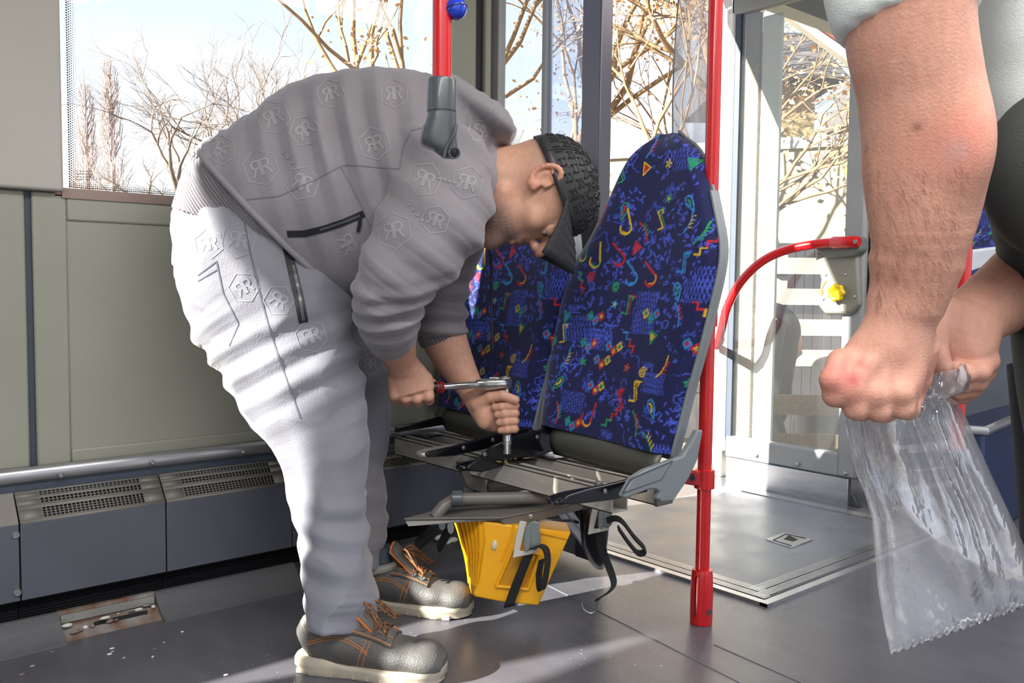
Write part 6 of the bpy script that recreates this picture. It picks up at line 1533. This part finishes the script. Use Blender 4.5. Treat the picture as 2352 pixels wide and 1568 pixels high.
# ------------------------------------------------------------------ clear plastic bag
def bag_mat():
    m = bpy.data.materials.new('clear_film'); m.use_nodes = True; n = m.node_tree.nodes; l = m.node_tree.links; n.clear()
    o = n.new('ShaderNodeOutputMaterial'); t = n.new('ShaderNodeBsdfTransparent'); t.inputs[0].default_value = (.96, .97, .98, 1)
    g = n.new('ShaderNodeBsdfGlossy'); g.inputs['Roughness'].default_value = .08; g.inputs[0].default_value = (1, 1, 1, 1)
    d = n.new('ShaderNodeBsdfDiffuse'); d.inputs[0].default_value = (.86, .86, .92, 1); tl = n.new('ShaderNodeBsdfTranslucent'); tl.inputs[0].default_value = (.86, .86, .92, 1)
    a1 = n.new('ShaderNodeMixShader'); a1.inputs[0].default_value = .5; l.new(d.outputs[0], a1.inputs[1]); l.new(tl.outputs[0], a1.inputs[2])
    nz = n.new('ShaderNodeTexNoise'); nz.inputs['Scale'].default_value = 16; nz.inputs['Detail'].default_value = 4
    tc = n.new('ShaderNodeTexCoord'); mp = n.new('ShaderNodeMapping'); mp.inputs['Scale'].default_value = (1, 1, .5); l.new(tc.outputs['Object'], mp.inputs[0]); l.new(mp.outputs[0], nz.inputs['Vector'])
    bp = n.new('ShaderNodeBump'); bp.inputs['Strength'].default_value = .6; bp.inputs['Distance'].default_value = .025; l.new(nz.outputs[0], bp.inputs['Height']); l.new(bp.outputs[0], g.inputs['Normal'])
    m1 = n.new('ShaderNodeMixShader'); m1.inputs[0].default_value = .27; l.new(t.outputs[0], m1.inputs[1]); l.new(a1.outputs[0], m1.inputs[2])
    lw = n.new('ShaderNodeLayerWeight'); lw.inputs[0].default_value = .45; l.new(bp.outputs[0], lw.inputs['Normal'])
    mr = n.new('ShaderNodeMapRange'); l.new(lw.outputs['Facing'], mr.inputs[0]); mr.inputs[3].default_value = .07; mr.inputs[4].default_value = .75
    m2 = n.new('ShaderNodeMixShader'); l.new(mr.outputs[0], m2.inputs[0]); l.new(m1.outputs[0], m2.inputs[1]); l.new(g.outputs[0], m2.inputs[2]); l.new(m2.outputs[0], o.inputs[0]); return m
M_film = bag_mat()
bag = empty('plastic_bag', P(2200, 1440, .95), 'clear crumpled plastic bag held by its neck in both hands at the right', 'bag')
BD = .95
bl_ = [(2075, 905), (1990, 945), (1940, 965), (1950, 1020), (1966, 1085), (1985, 1130), (2003, 1190), (2010, 1270), (2016, 1350), (2030, 1430), (2046, 1500)]
br_ = [(2150, 890), (2200, 925), (2222, 965), (2250, 1030), (2282, 1100), (2310, 1160), (2336, 1215), (2356, 1262), (2378, 1310), (2396, 1345), (2404, 1372)]
def lerp_path(p, t): f_ = t*(len(p)-1); i = min(int(f_), len(p)-2); k = f_-i; return (p[i][0]+(p[i+1][0]-p[i][0])*k, p[i][1]+(p[i+1][1]-p[i][1])*k)
random.seed(31); rr_ = np.random.RandomState(31)
ks = [(rr_.uniform(-3, 3), rr_.uniform(-3, 3), rr_.uniform(0, 6.28)) for _ in range(7)]
def crumple(u, w_, sd):
    q = 0
    for i, (a, b, c) in enumerate(ks): q += abs(math.sin(a*u*2.2+b*w_*2.4+c+sd*1.7))
    return (q/7-.6)
def bag_face(sgn, nu=90, nvv=120):
    rows = []
    for i in range(nvv+1):
        w_ = i/nvv; l_ = lerp_path(bl_, w_); r_ = lerp_path(br_, w_); q = []
        for j in range(nu+1):
            u = j/nu; puff = .026*math.sin(math.pi*u)**.6*math.sin(math.pi*min(1, w_*.96+.04))**.7
            pl_ = .010*math.exp(-w_*2.6)*math.sin(u*38+3*math.sin(u*9)+sgn)+.006*math.exp(-((w_-.35)/.3)**2)*math.sin(u*17+4*w_+sgn*2)
            z = BD+sgn*(puff)+pl_+.030*crumple(u, w_, sgn)*math.sin(math.pi*u)**.4*(1-.6*w_**6)
            q.append(P(l_[0]+(r_[0]-l_[0])*u, l_[1]+(r_[1]-l_[1])*u+(6*math.sin(u*20) if i == 0 else 0), z))
        rows.append(q)
    return rows
obj('front_sheet', MB().grid(bag_face(-1)), M_film, bag, angle=50); obj('back_sheet', MB().grid(bag_face(1)), M_film, bag, angle=50)
# seam along the bottom, twisted collar between the hands
e0, e1 = bl_[-1], br_[-1]; rows = []
for k in range(4):
    o_ = k*7-16; rows.append([P(e0[0]+(e1[0]-e0[0])*t-o_*.25, e0[1]+(e1[1]-e0[1])*t+o_, BD+.0035*math.sin(t*120+k)*(.5 if k in (0, 3) else 1)+.004*math.sin(t*31)) for t in np.linspace(0, 1, 140)])
obj('seam_strip', MB().grid(rows), M_film, bag)
rings = []
for t, (a, b, dp) in enumerate((((2110, 858), (2200, 832), .035), ((2106, 880), (2216, 862), .034), ((2105, 905), (2214, 890), .030), ((2090, 925), (2185, 905), .022), ((2080, 912), (2150, 900), .016))):
    A_, B_ = P(*a, .945), P(*b, .945); c = (A_+B_)/2; hx = (B_-A_)/2
    rings.append([c+hx*math.cos(q)*(1+.10*math.sin(q*9+t))+FW*dp*math.sin(q)*(1+.12*math.sin(q*7+t*2)) for q in [2*math.pi*i/64 for i in range(64)]])
obj('collar', MB().loft(rings, cap=False), M_film, bag, angle=180)
